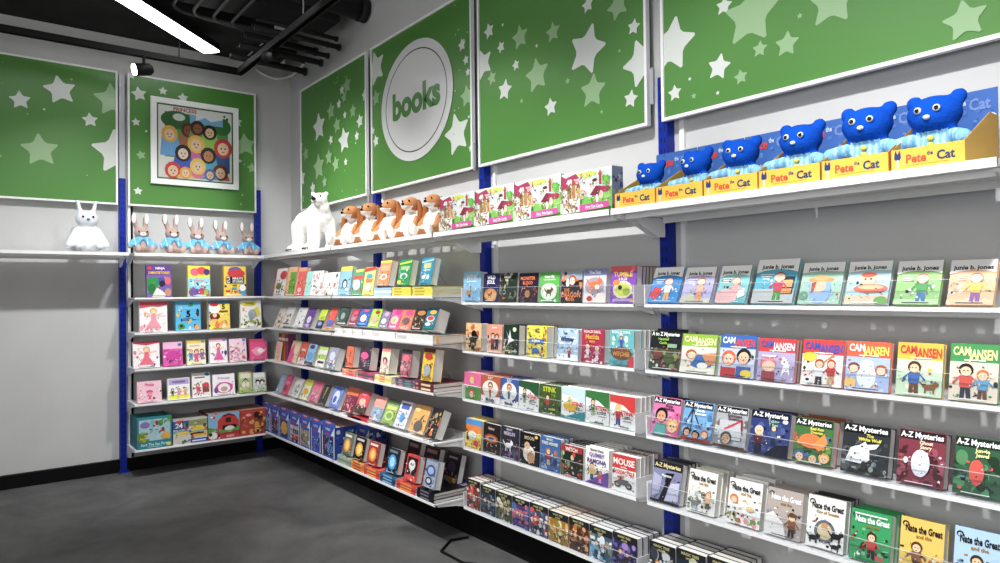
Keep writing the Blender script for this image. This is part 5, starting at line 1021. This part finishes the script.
row('B', FB, bz[2] + ST, [
 (133.5, 160, 341.5, 'large white picture book with a pink dress', 'f6f0f2', girl('e86880', 'e0b060', 'f6f0f2') + [('p', 'd83850', [0, 1, 1, 1, 1, .94, .5, .86, 0, .94]), ('s', 7, 10, .05, .3, .35, .8, .07, ['e07888', 'd0a868'])]),
 (163.6, 183, 342, 'magenta and pink picture book', 'e050a8', [('r', 0, .72, 1, 1, 'f0b8d8'), ('e', .5, .45, .36, .2, 'd0309c'), ('s', 8, 22, .05, .08, .95, .7, .1, ['f088c8', 'b82890', 'f4c0dc', '8c2060']), ('e', .85, .88, .1, .06, '3888b8')]),
 (187.5, 206, 339.5, 'cream picture book with three small princess dresses', 'f0ecc8', [('r', 0, .84, 1, 1, 'f0d868'), ('k', .5, .35, .5, '804020', 'e04890', 'e04890'), ('k', .2, .4, .42, 'c08830', '4890c8', '4890c8'), ('k', .8, .4, .42, '302020', '9860b0', '9860b0'), ('e', .85, .92, .1, .05, '38a0b8'), ('r', .15, .72, .7, .78, 'e8a8b8')]),
 (210, 227.7, 338, 'white picture book with brown haired girl in pink gown', 'f6f2f4', girl('e050a0', '985828', 'f6f2f4') + [('r', 0, .86, 1, 1, 'f0b8d0'), ('e', .85, .92, .1, .05, '3888b8'), ('e', .9, .4, .08, .1, '503070')]),
 (230.2, 247, 338.3, 'pale pink picture book with rose pattern', 'f4d8e4', [('s', 9, 34, .05, .05, .95, .8, .09, ['e898b0', 'c86880', 'f4f0f0', 'b0a870', 'd8487c']), ('e', .85, .92, .1, .05, '3888b8')]),
 (250.7, 267.5, 338.8, 'hot pink picture book with white pony', 'e84888', [('r', 0, .84, 1, 1, 'd83868'), ('e', .45, .42, .32, .2, 'f49ab8'), ('e', .6, .44, .2, .12, 'fcecec'), ('s', 10, 8, .1, .1, .9, .7, .08, ['f8c8d8', 'd82868']), ('e', .88, .92, .09, .05, '3888b8')]),
], 8, 'left wall, third row', t=.03)
row('B', FB, bz[3] + ST, [
 (137.7, 162, 381, 'pale pink picture book with a small pink figure', 'f6c8d4', [('t', 'Pinkie', .5, .84, .12, 'e06090', .7), ('e', .5, .5, .14, .08, 'e04878'), ('e', .5, .36, .12, .12, 'f4a0b8'), ('k', .5, .3, .3, 'd04870', 'e8608c', 'd83868'), ('s', 11, 8, .1, .1, .9, .7, .04, ['f0a0b8', 'fff'])]),
 (168.3, 190.3, 378, 'white and yellow picture book with dancing children under purple sky', 'f4f4f0', [('r', .04, .7, .96, .96, 'b8a8d8'), ('r', .04, .04, .96, .24, 'f0e838'), ('k', .2, .36, .36, '282828', '383838', '60a048'), ('k', .5, .36, .34, 'c88838', 'f090a8', 'f090a8'), ('k', .78, .38, .36, 'a86030', 'e8a878', 'e07898'), ('r', .2, .8, .8, .87, '7868b0')]),
 (192.8, 211, 372.7, 'taller white picture book with two red dressed children', 'f4f0ec', [('r', .15, .78, .7, .84, '986078'), ('k', .3, .38, .4, '804028', 'd84878', 'e86890'), ('r', .55, .2, .92, .52, '984838'), ('e', .75, .5, .16, .1, 'd83038'), ('e', .82, .92, .14, .06, '2870a8'), ('s', 12, 8, .1, .08, .9, .2, .06, ['e07890', '885040'])]),
 (213.3, 235.3, 374, 'white picture book with a pink and purple ring', 'f6f2f4', [('t', 'Princess', .5, .82, .12, 'c8a0d0', .75), ('e', .5, .36, .4, .26, 'd8489c'), ('e', .5, .34, .28, .22, 'f4f0f0'), ('e', .5, .3, .16, .12, 'c8a890'), ('e', .14, .26, .1, .14, '785098')]),
 (239.8, 252.4, 371.8, 'green and white picture book with little house and two faces', 'b8cc88', [('r', .1, .7, .9, .92, 'e8e8d0'), ('p', '383838', [.15, .5, .5, .72, .85, .5, .5, .64]), ('e', .35, .4, .14, .12, 'f4e8e0'), ('e', .65, .4, .14, .12, 'f0e0d8'), ('r', 0, 0, 1, .14, 'a0c860'), ('e', .85, .96, .14, .04, 'e08870')]),
 (253.6, 266.6, 372.3, 'grey and white picture book with dark haired pair', 'd0d4cc', [('r', .1, .75, .9, .95, 'f0f0ec'), ('e', .35, .5, .18, .14, '282828'), ('e', .35, .45, .12, .1, 'f4e8e0'), ('e', .68, .5, .18, .14, '383430'), ('e', .68, .45, .12, .1, 'f4e8e0'), ('r', 0, 0, 1, .16, 'a8c888')]),
], 8, 'left wall, fourth row', t=.03)

# ---- toy boxes: yellow tray, blue back card, plush inside ---------------
def remesh_blob(name, parts, vox, cols, mat, smooth=6):
    """grow one continuous skin over overlapping ellipsoids; colour each face by the nearest part"""
    m = MB()
    for p in parts:
        if p[0] == 'e': m.ell(p[1], p[2], n=16, m=10, rot=p[4] if len(p) > 4 else None)
        else:
            a, b, r0, r1 = Vector(p[1]), Vector(p[2]), p[3], p[4]
            n = max(3, int((b - a).length / (min(r0, r1) * .5)))
            for i in range(n + 1):
                f = i / n; r = r0 + (r1 - r0) * f; m.ell(a.lerp(b, f), (r, r, r), n=12, m=8)
    me = bpy.data.meshes.new('tmp'); me.from_pydata([v for v in m.v], [], m.f)
    o = bpy.data.objects.new('tmp', me); COL.objects.link(o)
    md = o.modifiers.new('r', 'REMESH'); md.mode = 'VOXEL'; md.voxel_size = vox
    ms = o.modifiers.new('s', 'SMOOTH'); ms.iterations = smooth; ms.factor = .5
    dg = bpy.context.evaluated_depsgraph_get()
    out = bpy.data.meshes.new_from_object(o.evaluated_get(dg)); bpy.data.objects.remove(o); bpy.data.meshes.remove(me)
    out.name = name
    for v in out.vertices: v.co = v.co
    ca = out.color_attributes.new('Col', 'FLOAT_COLOR', 'CORNER'); d = []
    for p in out.polygons: d += list(lin(cols(p.center))) * p.loop_total
    ca.data.foreach_set('color', d)
    for v in out.vertices: v.co *= K
    out.materials.clear(); out.materials.append(mat)
    out.polygons.foreach_set('use_smooth', [True] * len(out.polygons)); out.update()
    return out

def copy_tree(o, parent=None):
    c = o.copy(); COL.objects.link(c)
    if parent: c.parent = parent
    for ch in list(o.children): copy_tree(ch, c)
    return c

# plain blue plush bear sitting, facing -y, about .17 tall
BLU, PALE = '1450b8', 'a8d0e8'
def bluecol(c):
    x, y, z = c
    if z > .082: return BLU
    if y < -.06 or abs(x) > .058: return '88bcdc' if z > .02 or abs(x) > .07 else BLU
    s = int((x + .5) * 160) % 2
    return PALE if s else '80b4d8'
body = remesh_blob('body', [('e', (0, 0, .048), (.036, .03, .046)), ('e', (0, -.006, .12), (.054, .042, .04)), ('e', (0, -.012, .11), (.046, .038, .032)),
   ('e', (-.043, .004, .152), (.018, .012, .018)), ('e', (.043, .004, .152), (.018, .012, .018)), ('c', (-.03, 0, .076), (-.066, -.045, .056), .014, .017), ('c', (.03, 0, .076), (.066, -.045, .056), .014, .017),
   ('c', (-.02, 0, .018), (-.04, -.075, .018), .018, .017), ('c', (.02, 0, .018), (.04, -.075, .018), .018, .017)], .0055, bluecol, PLUSH)
bt = thing('plush_toy', 'tmp', 'plush toy', (0, 0, 0), group='blue plush toys in yellow boxes')
obj('body', body, bt)
for sx in (-1, 1):
    e = obj('eye', MB().ell((sx * .018, -.0465, .125), (.0075, .004, .0075), 'f2f2ee', n=14).mesh('eye', CARDM, True), bt)
    obj('pupil', MB().ell((sx * .0185, -.0498, .1245), (.0045, .0025, .0045), '101010', n=10).mesh('pupil', EYE, True), e)
obj('muzzle', MB().ell((0, -.05, .108), (.007, .005, .005), 'f4f4f4', n=12).mesh('muzzle', PLUSH, True), bt)
for zz in (.066, .052, .038): obj('button', MB().ell((0, -.031, zz), (.007, .004, .0055), 'f0d030', n=10).mesh('button', CARDM, True), bt)
def toybox(w, i, label):
    t = thing('toy_box', label, 'toy box', (0, 0, 0), group=None)
    d, hb, ht = .2, .185, .044
    m = MB(); m.box(-w / 2, 0, 0, w / 2, .002, ht, 'f0b820')
    art(m, w, ht, [('r', 0, 0, 1, 1, 'f6c028'), ('r', 0, 0, .012, 1, 'c03818'), ('e', .1, .62, .05, .16, '283c78'), ('p', '283c78', [.05, .7, .07, .98, .1, .75]), ('p', '283c78', [.1, .75, .13, .98, .15, .7]), ('r', .085, .1, .115, .5, 'c8d0d8'),
        ('t', 'Pete', .36, .5, .42, 'd84418', .28), ('t', 'the', .55, .66, .2, '284878', .08), ('t', 'Cat', .76, .5, .42, '20486c', .24), ('r', .25, .16, .8, .2, 'e09830')], front, e0=.0004)
    obj('tray_front', m.mesh('tray_front', CARDM), t)
    obj('tray_base', MB().box(-w / 2, .002, 0, w / 2, d, .002, 'e8b020').mesh('tray_base', CARDM), t)
    for sx in (-1, 1):
        m = MB(); x = sx * (w / 2 - .001)
        m.prism([(x - .001, .002, .002), (x - .001, d, .002), (x - .001, d, hb * .66), (x - .001, d - .05, hb * .66), (x - .001, .002, ht)], (.002, 0, 0), 'd8a818')
        obj('side_panel', m.mesh('side_panel', CARDM), t)
    m = MB(); m.box(-w / 2, d, 0, w / 2, d + .002, hb, '2058a8')
    m2 = m; o = [('r', 0, 0, 1, 1, '2464b8'), ('p', 'd8b020', [.25, 0, .3, .55, .6, .3, .95, .6, .98, 0]), ('s', 5, 20, .02, .6, .98, .98, .05, ['3878c8', '1c50a0', '4888d0']), ('t', 'Pete', .28, .84, .14, 'd83030', .34), ('t', 'the', .52, .88, .07, 'c8d8ec', .1), ('t', 'Cat', .76, .84, .14, '6c8cd0', .3), ('e', .92, .64, .07, .07, 'e8e8e8')]
    art(m, w, hb, o, lambda x, z, e: (x, d - e, z), e0=.0005)
    obj('back_card', m.mesh('back_card', CARDM), t)
    return t
tp = [(614.8, 655), (656, 702.5), (703.6, 757.5), (758.6, 820), (821.5, 888.5), (891, 965)]
tl = ['first from the puzzle boxes', 'second from the puzzle boxes', 'third from the puzzle boxes', 'fourth from the puzzle boxes', 'fifth from the puzzle boxes', 'cut off by the right edge']
for i, (a, b) in enumerate(tp):
    x0, x1 = ux(a, ttz, .288), ux(b, ttz, .288); w = x1 - x0
    t = toybox(w, i, 'yellow tray toy box with blue back card, ' + tl[i]); t.location = Vector(((x0 + x1) / 2, -.288, ttz + .001)) * K
    t['group'] = 'yellow toy boxes on the top shelf'
    c = bt if i == 0 else copy_tree(bt)
    c.location = Vector(((x0 + x1) / 2 - .016 + [0, .01, -.01, 0, .006, 0][i], -.288 + .098, ttz + .0045)) * K
    s = [.88, .94, .98, 1.03, 1.08, 1.05][i] * .97
    c.scale = (s, s, s); c.rotation_euler = (0, 0, [.12, -.1, .15, .05, .1, 0][i])
    c['label'] = 'blue plush toy in striped shirt inside toy box ' + tl[i]
    if i in (0, 1):
        pass

# ---- bunnies -------------------------------------------------------------
TAN = 'b8a098'
def buncol(c):
    x, y, z = c
    if y < -.075: return 'c8b0a8'
    return TAN
bb = remesh_blob('body', [('e', (0, 0, .045), (.036, .032, .046)), ('e', (0, -.004, .115), (.038, .034, .034)),
   ('c', (-.02, .004, .14), (-.036, .008, .192), .012, .016), ('c', (-.036, .008, .192), (-.04, .008, .215), .015, .008), ('c', (.018, .004, .14), (.022, .008, .196), .012, .016), ('c', (.022, .008, .196), (.026, .008, .222), .015, .008),
   ('c', (-.03, 0, .074), (-.062, -.028, .034), .012, .012), ('c', (.03, 0, .074), (.062, -.028, .034), .012, .012),
   ('c', (-.02, -.01, .02), (-.032, -.07, .02), .018, .017), ('c', (.02, -.01, .02), (.032, -.07, .02), .018, .017), ('e', (-.034, -.08, .026), (.015, .013, .022)), ('e', (.034, -.08, .026), (.015, .013, .022))], .0055, buncol, PLUSH)
bun = thing('plush_bunny', 'tmp', 'plush toy', group='plush bunnies on the top left shelf')
obj('body', bb, bun)
for q in (-.0385, .0235): obj('ear_lining', MB().ell((q, -.008, .196), (.0105, .004, .03), 'f4eeec').mesh('ear_lining', PLUSH, True), bun)
obj('muzzle', MB().ell((0, -.034, .106), (.016, .01, .012), 'f6f4f2').mesh('muzzle', PLUSH, True), bun)
obj('nose', MB().ell((0, -.044, .111), (.004, .003, .003), 'c87878').mesh('nose', PLUSH, True), bun)
for sx in (-1, 1): obj('eye', MB().ell((sx * .02, -.034, .121), (.0045, .003, .005), '101010').mesh('eye', EYE, True), bun)
jk = remesh_blob('scarf', [('c', (-.026, -.02, .082), (.026, -.02, .082), .012, .012), ('c', (-.026, .02, .082), (.026, .02, .082), .012, .012), ('c', (-.028, .0, .078), (-.058, -.024, .045), .0155, .0165), ('c', (.028, .0, .078), (.058, -.024, .045), .0155, .0165), ('c', (-.014, -.03, .078), (-.03, -.034, .045), .012, .013), ('c', (.014, -.03, .078), (.03, -.034, .045), .012, .013), ('e', (0, .01, .06), (.038, .03, .03))], .005, lambda c: '74b6de' if int((c[0] + 1) * 300) % 9 else 'cfe4ee', PLUSH, 3)
obj('shawl', jk, bun)
bl = ['leftmost above the building toy book', 'second from the left', 'middle one of the five', 'second from the right', 'rightmost, next to the corner']
for i, u in enumerate([142, 172.5, 197.5, 222, 248.5]):
    c = bun if i == 0 else copy_tree(bun)
    y = bis(lambda q: proj(.2, q, ttz)[0] - u, -2.4, 0)
    c.location = Vector((.19, y, ttz + .002)) * K; c.rotation_euler = (0, 0, pi / 2 + [.05, .1, -.1, .15, -.05][i]); c.scale = [(1.12, 1.08, 1.06), (1.1, 1.08, 1.08), (1.08, 1.04, 1.02), (1.05, 1, .98), (1.03, 1, .96)][i]
    c['label'] = 'tan plush bunny in a light blue shawl, ' + bl[i]
# pale plush at the left end
wp = remesh_blob('body', [('e', (0, 0, .08), (.07, .055, .08)), ('e', (0, -.01, .19), (.06, .05, .05)), ('c', (-.03, 0, .22), (-.045, 0, .29), .014, .012), ('c', (.03, 0, .22), (.045, 0, .29), .014, .012),
     ('c', (-.05, -.01, .12), (-.09, -.04, .04), .024, .022), ('c', (.05, -.01, .12), (.09, -.04, .04), .024, .022), ('c', (-.03, -.03, .028), (-.05, -.1, .028), .026, .024), ('c', (.03, -.03, .028), (.05, -.1, .028), .026, .024)], .008, lambda c: 'e4e8ec', PLUSH)
t = thing('plush_toy', 'big white plush toy at the far left end of the top shelf', 'plush toy', (.19, -1.28, ttz + .001), (0, 0, pi / 2)); obj('body', wp, t)
for sx in (-1, 1): obj('eye', MB().ell((sx * .025, -.054, .2), (.006, .004, .007), '181818').mesh('eye', EYE, True), t)
obj('nose', MB().ell((0, -.061, .186), (.009, .005, .006), '6890b0').mesh('nose', PLUSH, True), t)

# ---- dogs ----------------------------------------------------------------
BR, WHT = 'c88e62', 'f6f2ec'
def dogcol(c):
    x, y, z = c
    if z > .125: return WHT if (z < .142 and y < -.03) else BR
    if y < -.085: return WHT
    if abs(x) < .034 and y < 0 and z > .03: return WHT
    if abs(x) > .05: return BR
    return WHT if z > .1 else BR
dg_ = remesh_blob('body', [('e', (0, 0, .058), (.042, .038, .058)), ('e', (0, -.006, .15), (.043, .042, .034)), ('e', (0, -.042, .14), (.022, .026, .018)),
   ('c', (-.032, -.004, .095), (-.05, -.045, .05), .016, .015), ('c', (.032, -.004, .095), (.05, -.045, .05), .016, .015),
   ('c', (-.026, -.01, .024), (-.044, -.085, .024), .024, .02), ('c', (.026, -.01, .024), (.044, -.085, .024), .024, .02), ('e', (-.046, -.1, .03), (.02, .015, .028)), ('e', (.046, -.1, .03), (.02, .015, .028)), ('e', (0, .04, .02), (.014, .02, .014))], .006, dogcol, PLUSH)
ear = remesh_blob('ear', [('c', (.04, .0, .162), (.052, -.002, .13), .011, .014), ('c', (.052, -.002, .13), (.055, -.006, .085), .014, .016)], .005, lambda c: 'a0643c', PLUSH, 3)
ear2 = remesh_blob('ear', [('c', (-.04, .0, .162), (-.052, -.002, .13), .011, .014), ('c', (-.052, -.002, .13), (-.055, -.006, .085), .014, .016)], .005, lambda c: 'a0643c', PLUSH, 3)
dog = thing('plush_dog', 'tmp', 'plush toy', group='plush dogs on the top shelf')
obj('body', dg_, dog); obj('ear', ear, dog); obj('ear', ear2, dog)
obj('nose', MB().ell((0, -.066, .148), (.008, .006, .006), '382018').mesh('nose', EYE, True), dog)
for sx in (-1, 1): obj('eye', MB().ell((sx * .019, -.043, .163), (.0045, .003, .005), '101010').mesh('eye', EYE, True), dog)
dl = ['nearest the polar bear', 'second from the polar bear', 'third from the polar bear', 'fourth from the polar bear', 'touching the puzzle boxes']
for i, (u, vt) in enumerate([(352, 205.5), (371, 202.5), (391, 199), (411, 197), (434, 194)]):
    c = dog if i == 0 else copy_tree(dog)
    x = ux(u, ttz, .17); hh = bis(lambda q: vt - proj(x, -.17, ttz + q)[1], .03, .5)
    s = hh / .186
    c.location = Vector((x, -.165, ttz + .002)) * K; c.rotation_euler = (0, 0, [.3, .35, .25, .4, .3][i]); c.scale = (s * .92, s * .95, s)
    c['label'] = 'tan and white plush dog with brown ears, ' + dl[i]

# ---- polar bear ------------------------------------------------------------
pb_parts = [('e', (-.05, .0, .16), (.125, .066, .07)), ('e', (-.12, 0, .14), (.08, .07, .085)), ('e', (.03, -.005, .175), (.085, .068, .08)), ('e', (.07, -.015, .22), (.055, .05, .055)),
   ('e', (.09, -.03, .262), (.044, .042, .036)), ('e', (.116, -.066, .25), (.024, .026, .02)), ('e', (.06, -.052, .293), (.013, .011, .013)), ('e', (.112, .0, .293), (.012, .012, .013)),
   ('c', (.05, -.04, .16), (.06, -.05, .03), .042, .033), ('c', (.06, .04, .15), (.08, .045, .03), .036, .03), ('c', (-.11, -.035, .13), (-.115, -.045, .03), .058, .04), ('c', (-.13, .04, .12), (-.135, .045, .03), .044, .03),
   ('e', (.055, -.07, .018), (.036, .034, .018)), ('e', (.085, .035, .018), (.032, .03, .018)), ('e', (-.125, -.075, .018), (.045, .036, .018)), ('e', (-.135, .035, .018), (.034, .03, .018)), ('e', (-.2, 0, .16), (.016, .014, .016))]
pm = remesh_blob('body', pb_parts, .0075, lambda c: 'f4f2ec', painted('white_fur', .95, .1, .9, 60), 4)
t = thing('plush_polar_bear', 'large white plush polar bear standing on the top shelf near the corner', 'plush toy', (.80, -.155, ttz + .006), (0, 0, .05))
obj('body', pm, t)
t.scale = (1.17, 1.1, 1.14)
obj('nose', MB().ell((.133, -.086, .258), (.012, .012, .009), '101010').mesh('nose', EYE, True), t)
for (ex, ey) in ((.1, -.074), (.131, -.045)): obj('eye', MB().ell((ex, ey, .275), (.0045, .0045, .005), '101010').mesh('eye', EYE, True), t)
m = MB(); m.tube([(.115, -.093, .243), (.13, -.088, .239), (.14, -.073, .243)], .0015, n=5); obj('mouth', m.mesh('mouth', EYE), t)
for (cx_, cy_) in ((.055, -.102), (-.125, -.11), (.085, .004)):
    for k in range(4):
        obj('claw', MB().ell((cx_ - .027 + k * .018, cy_ + abs(k - 1.5) * .003, .01), (.003, .006, .004), '181818', n=8, m=6).mesh('claw', EYE, True), t)

# ------------------------------------------------------------------ light
def spot(loc, aim, e, size, blend, rad=.05, col=(1, 1, 1)):
    l = bpy.data.lights.new('spot', 'SPOT'); l.energy = e; l.spot_size = math.radians(size); l.spot_blend = blend; l.shadow_soft_size = rad; l.color = col
    o = bpy.data.objects.new('ceiling_spot', l); COL.objects.link(o); o.location = Vector(loc) * K
    o.rotation_euler = (Vector(aim) - Vector(loc)).to_track_quat('-Z', 'Y').to_euler()
def area(loc, aim, e, sx, sy):
    l = bpy.data.lights.new('area', 'AREA'); l.shape = 'RECTANGLE'; l.size = sx * K; l.size_y = sy * K; l.energy = e
    o = bpy.data.objects.new('fill_area', l); COL.objects.link(o); o.location = Vector(loc) * K
    o.rotation_euler = (Vector(aim) - Vector(loc)).to_track_quat('-Z', 'Y').to_euler()
for x in (1.1, 2.3, 3.5, 4.6):
    spot((x + .3, -1.75, 2.9), (x, 0, .62), 430, 60, .9, .07)
for y in (-.55, -1.3):
    spot((1.75, y, 2.8), (0, y + .05, .62), 265, 62, .9, .07)
area((2.6, -2.6, 2.9), (2.2, -.4, .6), 22, 4.0, .6)  # added soft fill from overhead, not a fixture of the room
area((2.3, -1.5, 3.2), (2.3, -1.2, 0), 12, 2.6, 1.0)  # added overhead fill, meant to lay a hazy sheen on the green panels
area((4.6, -3.0, 1.3), (1.6, -.2, .6), 75, 1.8, 1.2)  # added low fill from the front to brighten the lower rows
wd = bpy.data.worlds.new('world'); bpy.context.scene.world = wd; wd.use_nodes = True
wd.node_tree.nodes['Background'].inputs[0].default_value = (.75, .77, .8, 1); wd.node_tree.nodes['Background'].inputs[1].default_value = .12
vs = bpy.context.scene.view_settings
vs.view_transform = 'Standard'; vs.look = 'None'; vs.exposure = 0; vs.gamma = .94
print('BOOKS', NBOOK[0])
